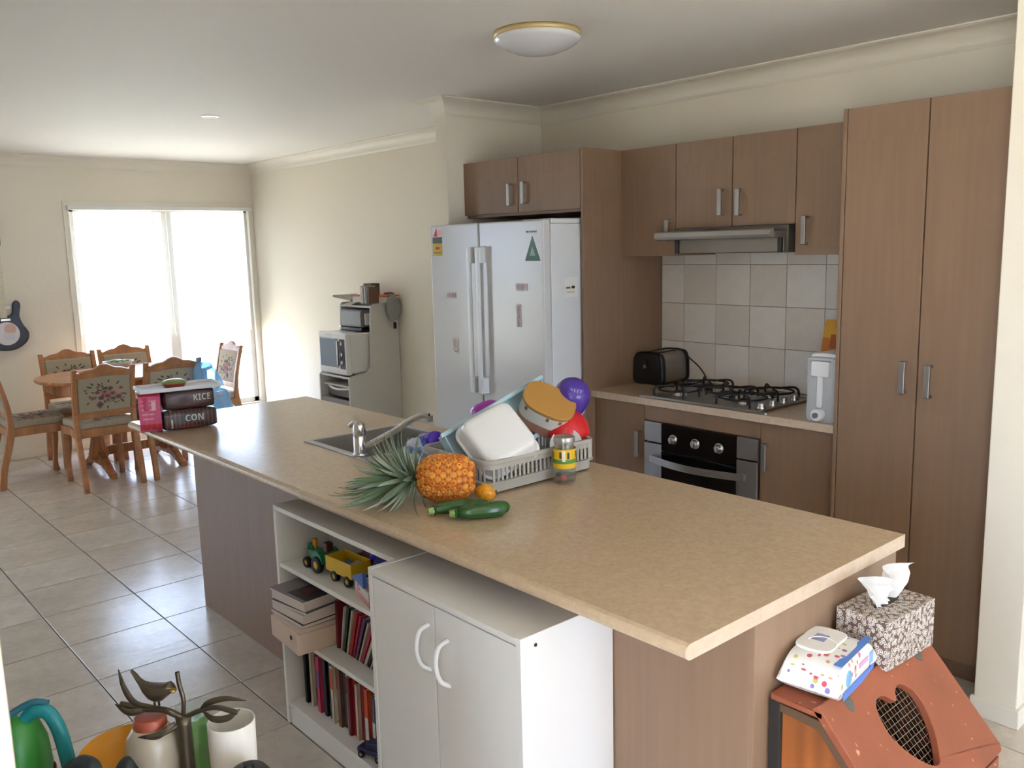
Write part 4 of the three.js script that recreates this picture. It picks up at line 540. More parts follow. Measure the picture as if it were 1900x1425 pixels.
// toys on the top shelf
function wheel(parent, x, y, z, r, w, hub) { const m = part(parent, 'wheel', lathe([[r * 0.5, w / 2], [r * 0.92, w / 2], [r, w * 0.3], [r, -w * 0.3], [r * 0.92, -w / 2], [r * 0.5, -w / 2]], 28).rotateX(Math.PI / 2), M.blackMatt); m.position.set(x, y, z); part(m, 'hub', lathe([[0, w * 0.4], [r * 0.2, w * 0.46], [r * 0.55, w * 0.42], [r * 0.55, -w * 0.42], [0, -w * 0.4]], 24).rotateX(Math.PI / 2), hub); return m; }
{
  const yel = mat(0xe0b41e, 0.4), grn = mat(0x1f7a4c, 0.4);
  const t = thing('toy_tractor', 'green toy tractor with yellow wheel hubs on the top shelf of the bookcase', 'toy tractor', [-0.935, 0.5915, 2.43], 0.05);
  part(t, 'body', [ex(-0.075, 0.0, 0.03, 0.06, -0.018, 0.018, 0.006, 2), ex(-0.02, 0.055, 0.03, 0.068, -0.024, 0.024, 0.008, 2)], grn); part(t, 'mudguard', [cyl(0.03, 0.03, 0.014).rotateX(Math.PI / 2).translate(0.02, 0.042, 0.03), cyl(0.03, 0.03, 0.014).rotateX(Math.PI / 2).translate(0.02, 0.042, -0.03)], grn);
  part(t, 'seat', [ex(0.022, 0.046, 0.068, 0.1, -0.014, 0.014, 0.005, 2)], mat(0x5a3232, 0.5)); part(t, 'exhaust', [cyl(0.009, 0.008, 0.022, -0.045, 0.082, 0), cyl(0.004, 0.004, 0.02, -0.045, 0.066, 0)], mat(0xe09a1e, 0.4)); part(t, 'bonnet_flag', ex(-0.078, -0.05, 0.058, 0.074, -0.012, 0.012, 0.004), grn); part(t, 'axle', [cyl(0.004, 0.004, 0.062).rotateX(Math.PI / 2).translate(-0.05, 0.019, 0), cyl(0.004, 0.004, 0.062).rotateX(Math.PI / 2).translate(0.022, 0.028, 0), ex(0.04, 0.075, 0.025, 0.033, -0.005, 0.005, 0.002)], M.black);
  wheel(t, -0.05, 0.019, 0.03, 0.0185, 0.016, yel); wheel(t, -0.05, 0.019, -0.03, 0.0185, 0.016, yel); wheel(t, 0.022, 0.0285, 0.036, 0.028, 0.018, yel); wheel(t, 0.022, 0.0285, -0.036, 0.028, 0.018, yel);
  const r = thing('toy_trailer', 'yellow toy tipping trailer full of small toys behind the green tractor', 'toy trailer', [-0.785, 0.5915, 2.425], 0.06);
  part(r, 'tub', [ex(-0.07, 0.075, 0.03, 0.034, -0.036, 0.036, 0.001), ex(-0.07, -0.066, 0.03, 0.078, -0.038, 0.038, 0.0015), ex(0.071, 0.075, 0.03, 0.078, -0.038, 0.038, 0.0015), ex(-0.07, 0.075, 0.03, 0.078, 0.034, 0.038, 0.0015), ex(-0.07, 0.075, 0.03, 0.078, -0.038, -0.034, 0.0015)], yel); part(r, 'chassis', ex(-0.075, 0.06, 0.018, 0.03, -0.015, 0.015, 0.003), M.black);
  for (const x of [-0.022, 0.05]) for (const s of [-1, 1]) wheel(r, x, 0.0185, s * 0.034, 0.018, 0.015, yel);
  const toys = [['toy_figure', 'tiny pale blue toy lying in the yellow trailer', 0x6f8fc0, [-0.8, 0.63, 2.43]], ['toy_figure', 'tiny white toy lying in the yellow trailer', 0xb9b9b2, [-0.765, 0.632, 2.415]], ['toy_figure', 'tiny brown toy at the end of the yellow trailer', 0x8a5a3a, [-0.74, 0.632, 2.435]]];
  for (const [n, l, c, p] of toys) { const o = thing(n, l, 'toy', p, 0.6); part(o, 'body', new THREE.SphereGeometry(0.014, 16, 12).scale(1.2, 0.9, 1).translate(0, 0.008, 0), mat(c, 0.5)); part(o, 'head', new THREE.SphereGeometry(0.009, 14, 10).translate(0.014, 0.022, 0), mat(c, 0.5)); }
  const gl = thing('toy_loader', 'dark green toy shovel lying behind the yellow trailer', 'toy', [-0.83, 0.5915, 2.36], 0.2); part(gl, 'scoop', rotBox(bx(0.09, 0.012, 0.04, 0, 0, 0, 0.005, 2), 0, 0, 0.35).translate(0, 0.055, 0), mat(0x1f5a3c, 0.5)); part(gl, 'stand', bx(0.02, 0.05, 0.03, -0.02, 0.025, 0, 0.004), mat(0x1f5a3c, 0.5));
  const ub = thing('toy_blocks', 'dark blue and maroon toy pile at the back right of the top shelf', 'toy', [-0.655, 0.5915, 2.365]); part(ub, 'blue_block', rotBox(bx(0.07, 0.12, 0.04, 0, 0.06, 0, 0.01, 2), 0, 0.3, 0), mat(0x2c2f86, 0.4)); part(ub, 'maroon_block', bx(0.08, 0.11, 0.04, -0.08, 0.055, -0.005, 0.008, 2), mat(0x5a2430, 0.5)); part(ub, 'bright_peg', tube([[-0.02, 0.1, 0.035], [0.0, 0.115, 0.038], [0.02, 0.13, 0.035]], 0.009, 10, 10), mat(0x3a36c8, 0.4));
  const gb = thing('game_box', 'white and salmon game box with a rosette print on the top shelf', 'box', [-0.592, 0.5915, 2.462], -0.25); part(gb, 'box', bx(0.16, 0.045, 0.05, 0, 0.0225, 0, 0.002), mat(0xffffff, 0.5, { map: (() => { const t = canvasTex(128, 64, (g) => { g.fillStyle = '#d9cec4'; g.fillRect(0, 0, 128, 64); g.fillStyle = '#cf9184'; g.fillRect(0, 38, 128, 26); g.fillStyle = '#d07a6c'; g.beginPath(); g.arc(88, 22, 14, 0, 7); g.fill(); g.fillStyle = '#d9cec4'; g.beginPath(); g.arc(88, 22, 6, 0, 7); g.fill(); }); t.repeat.set(7, 20); return t; })() })); part(gb, 'corner_strip', ex(0.06, 0.072, 0.001, 0.046, -0.0255, 0.0258, 0.001), M.darkGap);
  const bb = thing('blue_book', 'bright blue folded card leaning on the white game box', 'card', [-0.645, 0.637, 2.463], -0.25); part(bb, 'card', extr(shapeOf([[-0.06, 0], [0.06, 0], [0.06, 0.05], [-0.055, 0.004]]), 0.012, 0.001), mat(0x3f68b8, 0.45));
  const car = thing('toy_car', 'dark blue toy car parked on the bottom shelf at the right', 'toy car', [-0.6, 0.0803, 2.472], 0.3), cb = mat(0x23254e, 0.3); part(car, 'body', [ex(-0.055, 0.055, 0.012, 0.032, -0.024, 0.024, 0.007, 2), ex(-0.025, 0.035, 0.03, 0.052, -0.02, 0.02, 0.009, 2)], cb); part(car, 'windscreen', ex(-0.028, -0.022, 0.034, 0.046, -0.015, 0.015, 0.002), M.glassBlack); for (const x of [-0.034, 0.034]) for (const s of [-1, 1]) wheel(car, x, 0.012, s * 0.024, 0.0118, 0.01, M.satin);
}
// ---------- orange hutch against the island end, tissues and wipes on it ----------
{
  const Z0 = 1.785, Z1 = 2.262, hx = thing('wooden_hutch', 'orange painted wooden hutch with a sloping lid and wire-covered heart opening', 'hutch');
  const spk = noise2(201, 90), sp2 = noise2(202, 14), paint = dataTex(512, 512, (u, v) => { const k = 0.93 + 0.14 * sp2(u, v), s = spk(u, v) > 0.965; return s ? [214, 160, 120] : [150 * k, 82 * k, 54 * k]; });
  const om = mat(0xffffff, 0.55, { map: paint, bumpMap: bump(30, 120, 203), bumpScale: 0.0008 }), side = mat(0xffffff, 0.6, { map: grainTex(0x8a4d20, 0.4, 24, 2, 205) }), dark = mat(0x27221f, 0.7);
  // lid in its own plane: s down the slope, t along z
  const lid = new THREE.Shape(); lid.moveTo(-0.012, Z0); lid.lineTo(0.262, Z0); lid.absarc(0.257, Z0 + 0.015, 0.015, -Math.PI / 2, 0, false); lid.lineTo(0.272, Z1 - 0.015); lid.absarc(0.257, Z1 - 0.015, 0.015, 0, Math.PI / 2, false); lid.lineTo(-0.012, Z1); lid.closePath();
  const heart = [[0.066, 2.027], [0.047, 2.05], [0.041, 2.075], [0.052, 2.098], [0.085, 2.11], [0.124, 2.106], [0.172, 2.076], [0.206, 2.03], [0.186, 1.995], [0.137, 1.96], [0.085, 1.948], [0.058, 1.962], [0.044, 1.985], [0.05, 2.01]];
  const hp = new THREE.Path(); const hc = new THREE.CatmullRomCurve3(heart.map(([a, b]) => V(a, b, 0)), true, 'catmullrom', 0.6).getPoints(84); hp.setFromPoints(hc.slice(0, -1).map((p) => new THREE.Vector2(p.x, p.y))); lid.holes.push(hp);
  const lg = new THREE.ExtrudeGeometry(lid, { depth: 0.014, bevelEnabled: true, bevelSize: 0.0025, bevelThickness: 0.0025, bevelOffset: -0.0025, bevelSegments: 2 });
  const d = V(0.66, -0.75, 0).normalize(), n = V(0.75, 0.66, 0).normalize(), fr = new THREE.Matrix4().makeBasis(d, V(0, 0, 1), n.clone().negate()).setPosition(V(0.76, 0.705, 0));
  // basis (d, z, -n) is right-handed; depth runs under the lid
  lg.applyMatrix4(fr); const lidM = part(hx, 'lid', metaUV(clean(lg)), om);
  const hinge = (z) => [extr(smoothShape([[-0.006, z - 0.006], [0.004, z - 0.012], [0.018, z - 0.013], [0.03, z - 0.006], [0.033, z], [0.03, z + 0.007], [0.018, z + 0.013], [0.004, z + 0.012], [-0.006, z + 0.006]]), 0.004, 0.001).translate(0, 0, -0.0045).applyMatrix4(fr)];
  part(lidM, 'hinge', hinge(2.172), mat(0x5c5a52, 0.5)); part(lidM, 'hinge', hinge(1.858), mat(0x5c5a52, 0.5));
  part(hx, 'top_board', ex(0.646, 0.765, 0.688, 0.704, Z0, Z1, 0.003), om);
  const sd = [[0.66, 0.03], [0.925, 0.03], [0.925, 0.497], [0.762, 0.682], [0.66, 0.686]];
  part(hx, 'side_board', extr(shapeOf(sd), 0.014, 0.001).translate(0, 0, Z1 - 0.028), side); part(hx, 'side_board', extr(shapeOf(sd), 0.014, 0.001).translate(0, 0, Z0 + 0.014), side);
  part(hx, 'edge_strip', [extr(shapeOf([[0.925, 0.47], [0.925, 0.497], [0.762, 0.682], [0.66, 0.686], [0.66, 0.668], [0.752, 0.662]]), 0.01, 0.001).translate(0, 0, Z1 - 0.013)], mat(0x5f4630, 0.7));
  part(hx, 'post', ex(0.642, 0.668, 0, 0.69, Z1 - 0.026, Z1 - 0.002, 0.002), dark); part(hx, 'post', ex(0.642, 0.668, 0, 0.69, Z0 + 0.002, Z0 + 0.026, 0.002), dark);
  part(hx, 'front_board', ex(0.925, 0.938, 0, 0.49, Z0 + 0.014, Z1 - 0.014, 0.002), om); part(hx, 'back_board', ex(0.644, 0.656, 0.03, 0.686, Z0 + 0.027, Z1 - 0.027, 0.001), dark); part(hx, 'floor_board', ex(0.657, 0.924, 0.02, 0.035, Z0 + 0.03, Z1 - 0.03, 0.001), dark);
  const wires = []; for (let k = 0; k < 14; k++) { const s = 0.035 + k * 0.0135; wires.push(new THREE.BoxGeometry(0.001, 0.2, 0.001).translate(s, 2.028, 0.018)); const t = 1.935 + k * 0.0142; wires.push(new THREE.BoxGeometry(0.19, 0.001, 0.001).translate(0.124, t, 0.0192)); }
  part(hx, 'wire_mesh', wires.map((g) => g.applyMatrix4(fr)), mat(0x9a978f, 0.5, { metalness: 0.5 }));
}
{
  const t = thing('tissue_box', 'brown and white swirl patterned tissue box with a tissue pulled up', 'tissue box', [0.7175, 0.7045, 1.905], -0.05);
  const sw = canvasTex(512, 512, (g) => { g.fillStyle = '#6b5446'; g.fillRect(0, 0, 512, 512); g.strokeStyle = '#ddd6ce'; const r = rng(211); g.lineWidth = 5.6; g.lineCap = 'round'; for (let k = 0; k < 16 * 16; k++) { const x = (k % 16 + r() * 0.9) * 32, y = (Math.floor(k / 16) + r() * 0.9) * 32, a0 = r() * 6.3, s = 13 + r() * 8; for (const [ox, oy] of [[0, 0], [512, 0], [-512, 0], [0, 512], [0, -512]]) { g.beginPath(); for (let q = 0; q <= 21; q++) { const a = a0 + q * 0.42, rad = s * (1 - q / 24); const X = x + ox + rad * Math.cos(a), Y = y + oy + rad * Math.sin(a); q ? g.lineTo(X, Y) : g.moveTo(X, Y); } g.stroke(); } } });
  sw.repeat.set(6, 6);
  const body = bx(0.125, 0.113, 0.205, 0, 0.0565, 0, 0.002); part(t, 'box', body, mat(0xffffff, 0.5, { map: sw }));
  part(t, 'slot', new THREE.CylinderGeometry(0.03, 0.03, 0.001, 28).scale(0.4, 1, 1.7).translate(0, 0.1134, 0), mat(0x3d332c, 0.8));
  // tissue: pleated sheet rising from the slot
  const W = 26, Hh = 20, pos = [], idx = [], nz = noise2(215, 6); for (let j = 0; j <= Hh; j++) for (let i = 0; i <= W; i++) { const u = i / W * 2 - 1, v = j / Hh, spread = 0.045 + 0.062 * Math.pow(v, 0.7), fold = 0.019 * Math.sin(u * 6 + 1.2) * (0.35 + v) + 0.02 * (nz(u * 0.7 + 2, v * 0.8) - 0.5); const top = 0.112 + v * (0.046 + 0.032 * Math.abs(Math.sin(u * 2.3 + 0.2)) + 0.008 * Math.cos(u * 5)); pos.push(-0.008 * v + fold + 0.008 * u, top, u * spread + 0.006 * v); } for (let j = 0; j < Hh; j++) for (let i = 0; i < W; i++) { const a = j * (W + 1) + i, b = a + 1, c = a + W + 1, e = c + 1; idx.push(a, b, c, b, e, c); }
  const g = new THREE.BufferGeometry(); g.setAttribute('position', new THREE.Float32BufferAttribute(pos, 3)); g.setIndex(idx); g.computeVertexNormals(); part(t, 'tissue', clean(g), mat(0xf1f0ec, 0.9, { side: THREE.DoubleSide, transmission: 0.3, thickness: 0 }));
  const w = thing('wipes_pack', 'white spotted pack of wet wipes with blue stripe and resealable lid', 'wipes pack', [0.7, 0.7045, 2.125], 0.12);
  const pg = new THREE.BoxGeometry(0.125, 0.075, 0.225, 12, 8, 20), p = pg.attributes.position; for (let i = 0; i < p.count; i++) { const x = p.getX(i) / 0.0625, y = p.getY(i) / 0.0375, z = p.getZ(i) / 0.1125; const e = Math.pow(Math.abs(z), 5), f = 1 - 0.93 * e; p.setXYZ(i, x * 0.0625 * (1 - 0.1 * Math.pow(Math.abs(y), 3)) * (1 + 0.05 * e), 0.0375 + (y * f - 0.25 * e * (y > -2 ? 1 : 0) * 0 ) * 0.0375 * (1 + 0.1 * (1 - x * x)) - 0.012 * e, z * 0.1125); } for (let i = 0; i < p.count; i++) if (p.getY(i) < 0.0005) p.setY(i, 0.0005); pg.computeVertexNormals();
  const dots = canvasTex(512, 512, (g) => { g.fillStyle = '#e9e7e2'; g.fillRect(0, 0, 512, 512); const r = rng(221), cs = ['#d0586e', '#8f86c8', '#d99a6a', '#c2c06a', '#a0508c', '#d8788e']; for (let k = 0; k < 34; k++) { g.fillStyle = cs[k % 6]; g.beginPath(); g.arc(r() * 512, r() * 512, 9 + r() * 9, 0, 7); g.fill(); } });
  dots.repeat.set(6, 6); dots.needsUpdate = true; part(w, 'pack', metaUV(clean(pg)), mat(0xffffff, 0.3, { map: dots }));
  part(w, 'blue_band', [bx(0.018, 0.0012, 0.17, 0.05, 0.0755, -0.005, 0.0005), bx(0.0012, 0.018, 0.17, 0.0635, 0.012, -0.005, 0.0005)], mat(0x5588d8, 0.35)); part(w, 'blue_drop', new THREE.SphereGeometry(0.016, 18, 12).scale(0.12, 1.1, 1).translate(0.0625, 0.04, 0.05), mat(0x74b4e0, 0.35)); part(w, 'pink_mark', bx(0.0012, 0.01, 0.05, 0.0632, 0.046, -0.03, 0.0005), mat(0xd9a6cc, 0.4)); part(w, 'blue_mark', bx(0.0012, 0.026, 0.022, 0.063, 0.04, -0.075, 0.0005), mat(0x8fb4e8, 0.4));
  const lidS = smoothShape([[-0.035, -0.055], [0.03, -0.055], [0.036, 0], [0.03, 0.055], [-0.035, 0.055], [-0.042, 0]]); part(w, 'lid', extr(lidS, 0.007, 0.002).rotateX(-Math.PI / 2).translate(-0.018, 0.075, -0.01), mat(0xefeeea, 0.3)); part(w, 'lid_label', bx(0.028, 0.001, 0.036, -0.024, 0.0822, -0.012, 0.0005), mat(0x9a9cc8, 0.4)); part(w, 'lid_ridge', new THREE.TorusGeometry(0.03, 0.0025, 8, 30, Math.PI).rotateX(Math.PI / 2).rotateY(Math.PI).translate(-0.012, 0.0815, 0.012), mat(0xf4f3f0, 0.3));
}
// ---------- dining corner ----------
const tapestry = canvasTex(512, 512, (g) => { g.fillStyle = '#b9ae98'; g.fillRect(0, 0, 512, 512); const r = rng(301); for (let k = 0; k < 5200; k++) { g.fillStyle = ['#a89e86', '#c4baa4', '#b0a58e'][k % 3]; g.fillRect(r() * 512, r() * 512, 4, 2); } const leaf = (x, y, a, s, c) => { g.save(); g.translate(x, y); g.rotate(a); g.fillStyle = c; g.beginPath(); g.ellipse(s, 0, s, s * 0.4, 0, 0, 7); g.fill(); g.restore(); }; const flower = (x, y, s, c, c2) => { g.fillStyle = c; for (let k = 0; k < 6; k++) { g.beginPath(); g.arc(x + s * 0.6 * Math.cos(k * 1.05), y + s * 0.6 * Math.sin(k * 1.05), s * 0.55, 0, 7); g.fill(); } g.fillStyle = c2; g.beginPath(); g.arc(x, y, s * 0.45, 0, 7); g.fill(); }; for (let k = 0; k < 46; k++) { const a = r() * 6.3, q = 40 + r() * 130; leaf(256 + q * Math.cos(a) * 1.1, 270 + q * Math.sin(a), a + r() - 0.5, 14 + r() * 16, ['#5d6650', '#6a6f58', '#4f5a4a'][k % 3]); } for (let k = 0; k < 13; k++) { const a = k * 2.4, q = 18 + k * 12; flower(256 + q * Math.cos(a) * 1.1, 275 + q * Math.sin(a) * 0.9, 19 + r() * 14, ['#b07a74', '#96606a', '#a98a7c', '#7d5a66'][k % 4], '#7a4a50'); } });
const fabricBump = bump(120, 250, 303), fabric = mat(0xffffff, 0.9, { map: tapestry, bumpMap: fabricBump, bumpScale: 0.0006 });
const chairW = mat(0xffffff, 0.4, { map: grainTex(0xbd8458, 0.12, 40, 3, 305) });
let chair0;
{
  const c = chair0 = thing('dining_chair', 'x', 'chair');
  // sitter faces +z; back at -z
  const postS = smoothShape([[-0.29, 0.0], [-0.27, 0.15], [-0.225, 0.32], [-0.2, 0.45], [-0.2, 0.58], [-0.225, 0.72], [-0.255, 0.84], [-0.262, 0.865], [-0.235, 0.868], [-0.222, 0.83], [-0.19, 0.7], [-0.165, 0.57], [-0.155, 0.42], [-0.18, 0.3], [-0.225, 0.15], [-0.25, 0.0]]);
  const post = extr(postS, 0.034, 0.004).rotateY(-Math.PI / 2); // shape x -> world z
  for (const s of [-1, 1]) { const m = part(c, 'back_leg', post, chairW); m.position.x = s * 0.195 + 0.017; }
  const crest = smoothShape([[-0.185, -0.035], [0, -0.03], [0.185, -0.035], [0.19, 0.012], [0.165, 0.006], [0.12, 0.022], [0.07, 0.03], [0.03, 0.052], [0, 0.058], [-0.03, 0.052], [-0.07, 0.03], [-0.12, 0.022], [-0.165, 0.006], [-0.19, 0.012]]);
  const cr = part(c, 'crest_rail', extr(crest, 0.028, 0.005), chairW); cr.position.set(0, 0.835, -0.262); cr.rotation.x = -0.2;
  const lr = part(c, 'lower_rail', bx(0.36, 0.05, 0.026, 0, 0, 0, 0.005, 2), chairW); lr.position.set(0, 0.535, -0.183);
  const padG = bx(0.352, 0.27, 0.034, 0, 0, 0, 0.014, 3); { const uv = padG.attributes.uv, p = padG.attributes.position; for (let i = 0; i < uv.count; i++) uv.setXY(i, p.getX(i) / 0.36 + 0.5, p.getY(i) / 0.28 + 0.5); }
  const pd = part(c, 'back_pad', padG, fabric); pd.position.set(0, 0.685, -0.21); pd.rotation.x = -0.19;
  const seatS = smoothShape([[-0.19, -0.19], [0.19, -0.19], [0.2, 0.0], [0.206, 0.18], [0.1, 0.205], [-0.1, 0.205], [-0.206, 0.18], [-0.2, 0.0]]);
  part(c, 'seat_frame', extr(seatS, 0.06, 0.005).rotateX(-Math.PI / 2).translate(0, 0.375, 0), chairW);
  const sg = extr(seatS, 0.055, 0.018, { bevelSegments: 4 }).scale(0.94, 0.94, 1).rotateX(-Math.PI / 2).translate(0, 0.43, 0); const cg = metaUV(clean(sg)); { const uv = cg.attributes.uv, p = cg.attributes.position; for (let i = 0; i < uv.count; i++) uv.setXY(i, p.getX(i) / 0.44 + 0.5, p.getZ(i) / 0.44 + 0.5); } part(c, 'seat_cushion', cg, fabric);
  const legS = smoothShape([[0.16, 0.0], [0.155, 0.05], [0.165, 0.15], [0.172, 0.25], [0.165, 0.34], [0.16, 0.385], [0.205, 0.385], [0.212, 0.33], [0.208, 0.25], [0.195, 0.15], [0.19, 0.05], [0.198, 0.0]]);
  const leg = extr(legS, 0.036, 0.005).rotateY(-Math.PI / 2); for (const s of [-1, 1]) { const m = part(c, 'front_leg', leg, chairW); m.position.x = s * 0.185 + 0.018; }
}
{
  const lab = (k) => ['wooden dining chair with floral tapestry back, seen from behind and nearest the camera', 'floral tapestry dining chair partly hidden by the bread packs, blue bag hanging on it', 'wooden dining chair at the left end of the table, seen side-on at the frame edge', 'floral tapestry dining chair across the table on the left, by the wall', 'floral tapestry dining chair across the table, directly in front of the window', 'dining chair at the far right end of the table, standing in front of the window'][k];
  const spots = [[[-5.12, 0, 1.935], -Math.PI / 2], [[-5.12, 0, 1.45], -Math.PI / 2], [[-5.57, 0, 2.275], Math.PI], [[-5.9, 0, 1.845], Math.PI / 2], [[-5.9, 0, 1.4], Math.PI / 2], [[-5.6, 0, 0.93], 0.0]];
  spots.forEach(([p, a], i) => { if (i) copyOf(chair0, p, a, lab(i)); else { chair0.position.set(...p); chair0.rotation.y = a; } }); chair0.userData.label = lab(0);
  scene.children.filter((o) => /^dining_chair/.test(o.name)).forEach((o) => { o.userData.group = 'tapestry chairs round the dining table'; });
  const t = thing('dining_table', 'oval wooden dining table on carved pedestals in front of the window', 'table', [-5.46, 0, 1.6]);
  const top = new THREE.Shape(); const a = 0.43, b = 0.64; for (let k = 0; k <= 64; k++) { const th = k / 64 * 2 * Math.PI, q = 2.5; const X = a * Math.sign(Math.cos(th)) * Math.pow(Math.abs(Math.cos(th)), 2 / q), Y = b * Math.sign(Math.sin(th)) * Math.pow(Math.abs(Math.sin(th)), 2 / q); k ? top.lineTo(X, Y) : top.moveTo(X, Y); }
  part(t, 'tabletop', extr(top, 0.026, 0.008, { bevelSegments: 3 }).rotateX(-Math.PI / 2).translate(0, 0.724, 0), M.woodTop); part(t, 'apron', [extr(smoothShape([[-0.33, -0.5], [0.33, -0.5], [0.36, 0], [0.33, 0.5], [-0.33, 0.5], [-0.36, 0]]), 0.08, 0.004).rotateX(-Math.PI / 2).translate(0, 0.645, 0)], M.wood);
  for (const z of [-0.26, 0.26]) { const p = part(t, 'pedestal', lathe([[0.001, 0.1], [0.06, 0.1], [0.075, 0.14], [0.06, 0.2], [0.045, 0.28], [0.055, 0.4], [0.07, 0.5], [0.05, 0.58], [0.06, 0.645], [0.001, 0.645]], 28), M.wood); p.position.z = z; for (const s of [-1, 1]) { const f = part(p, 'foot', extr(smoothShape([[0, 0.1], [0.06, 0.17], [0.16, 0.12], [0.28, 0.05], [0.33, 0.035], [0.34, 0.0], [0.29, 0.0], [0.2, 0.035], [0.1, 0.06], [0.02, 0.06]]), 0.05, 0.008).translate(0, 0, -0.025), M.wood); f.rotation.y = s > 0 ? 0 : Math.PI; } }
  part(t, 'stretcher', ex(-0.02, 0.02, 0.12, 0.19, -0.24, 0.24, 0.006), M.wood);
  // things on the table
  const bw = thing('salad_bowl', 'white bowl with greens on the dining table', 'bowl', [-5.55, 0.7505, 1.63]); part(bw, 'bowl', lathe([[0, 0], [0.05, 0], [0.055, 0.006], [0.1, 0.05], [0.115, 0.075], [0.11, 0.075], [0.094, 0.05], [0.05, 0.012], [0, 0.01]], 40), mat(0xf0efec, 0.25)); { const fill = new THREE.IcosahedronGeometry(0.08, 6), p = fill.attributes.position, q = noise2(311, 6); for (let i = 0; i < p.count; i++) { const k = 0.8 + 0.45 * q(p.getX(i) * 9 + 4, p.getZ(i) * 9 + p.getY(i) * 5 + 4); p.setXYZ(i, p.getX(i) * k, 0.062 + p.getY(i) * k * 0.32, p.getZ(i) * k); } fill.computeVertexNormals(); part(bw, 'greens', clean(fill), mat(0x6f8a4c, 0.6)); }
  const pl = thing('serving_plate', 'flat white plate on the dining table beside the greens', 'plate', [-5.42, 0.7505, 1.34]); part(pl, 'plate', lathe([[0, 0], [0.07, 0], [0.12, 0.015], [0.13, 0.02], [0.125, 0.022], [0.07, 0.008], [0, 0.006]], 40), mat(0xf2f2f0, 0.25));
  // blue bag hanging on the second chair
  const rings = [], q = noise2(321, 7); for (let j = 0; j <= 22; j++) { const v = j / 22, y = 0.84 - 0.4 * v, w = 0.045 + 0.1 * Math.pow(v, 0.7) * (v > 0.92 ? 1 - (v - 0.92) * 6 : 1), dpt = 0.02 + 0.06 * Math.pow(v, 0.9) * (v > 0.9 ? 1 - (v - 0.9) * 7 : 1), r = []; for (let k = 0; k < 36; k++) { const th = -k / 36 * 2 * Math.PI, f = 1 + 0.22 * Math.sin(th * 5 + v * 3) * (1 - v * 0.6) + 0.25 * (q(Math.cos(th) * 0.4 + 1, Math.sin(th) * 0.4 + v) - 0.5); r.push([Math.cos(th) * dpt * f, y, Math.sin(th) * w * f - 0.05 * v]); } rings.push(r); } rings.push(rings[22].map(() => [0, 0.435, -0.05]));
  const bag = thing('plastic_bag', 'pale blue plastic shopping bag hanging from a dining chair back', 'bag', [-4.815, 0, 1.245]); const bm = mat(0xbfe6ff, 0.35, { transmission: 0.8, thickness: 0, side: THREE.DoubleSide }); part(bag, 'sack', loft(rings), bm); part(bag, 'carry_loop', tube([[-0.015, 0.82, 0.01], [-0.03, 0.855, 0.025], [-0.05, 0.862, 0.03], [-0.02, 0.85, 0.035], [0.01, 0.82, 0.015]], 0.009, 20, 8), bm);
  single('floor_lead_plug', 'small black plug on the tiles at the far left edge', 'plug', [bx(0.09, 0.03, 0.05, 0, 0.015, 0, 0.01, 2), tube([[-0.04, 0.018, 0], [-0.15, 0.006, 0.03], [-0.35, 0.005, 0.0]], 0.005, 16, 6)], M.blackMatt, [-5.72, 0, 2.53]);
}
// guitar on the left wall
{
  const g = thing('electric_guitar', 'dark blue electric guitar with white round disc hanging on the wall', 'guitar', [XW + 0.035, 1.08, 2.225], Math.PI / 2);
  // local x -> world -z after the quarter turn (viewed from the room: +x is to the right)
  const body = smoothShape([[-0.16, -0.06], [-0.13, -0.14], [-0.04, -0.17], [0.06, -0.165], [0.14, -0.11], [0.16, -0.04], [0.125, 0.03], [0.105, 0.1], [0.118, 0.19], [0.095, 0.225], [0.065, 0.2], [0.055, 0.13], [0.03, 0.105], [-0.03, 0.105], [-0.06, 0.15], [-0.1, 0.22], [-0.125, 0.18], [-0.12, 0.08], [-0.14, 0.02]]);
  part(g, 'body', extr(body, 0.042, 0.007), mat(0x2c3140, 0.25)); part(g, 'disc', cyl(0.092, 0.092, 0.004, 0, 0, 0, 40).rotateX(Math.PI / 2).translate(0.0, -0.035, 0.0435), mat(0xffffff, 0.4, { map: canvasTex(128, 128, (c) => { c.fillStyle = '#e6e0e2'; c.fillRect(0, 0, 128, 128); c.fillStyle = '#e0b8a4'; c.beginPath(); c.arc(40, 46, 30, 0, 7); c.fill(); c.fillStyle = '#d6d8e2'; c.fillRect(60, 30, 40, 50); }) }));
  part(g, 'pickup', [bx(0.07, 0.02, 0.01, 0, 0.075, 0.045, 0.003)], M.chrome); const nk = part(g, 'neck', [bx(0.052, 0.56, 0.022, -0.012, 0.37, 0.044, 0.006)], mat(0xd6c9a8, 0.4)); for (let k = 0; k < 14; k++) part(nk, 'fret', new THREE.BoxGeometry(0.05, 0.003, 0.002).translate(-0.012, 0.14 + 0.5 * (1 - Math.pow(0.93, k)) / (1 - Math.pow(0.93, 14)), 0.0556), M.steel);
  const hd = part(g, 'headstock', extr(smoothShape([[-0.04, 0.65], [0.014, 0.65], [0.026, 0.7], [0.02, 0.84], [-0.03, 0.85], [-0.065, 0.76]]), 0.018, 0.003).translate(0, 0, 0.034), mat(0x2a2c38, 0.3)); for (let k = 0; k < 6; k++) part(hd, 'tuner', cyl(0.006, 0.006, 0.02, 0, 0, 0, 10).rotateZ(Math.PI / 2).translate(-0.066 + k * 0.004, 0.7 + k * 0.024, 0.043), M.chrome);
  part(g, 'upper_wing', bx(0.05, 0.03, 0.012, 0.022, 0.175, 0.045, 0.005), mat(0xe6e6ea, 0.3)); part(g, 'wall_hook', bx(0.05, 0.03, 0.065, -0.012, 0.655, 0.0, 0.006), M.black);
}
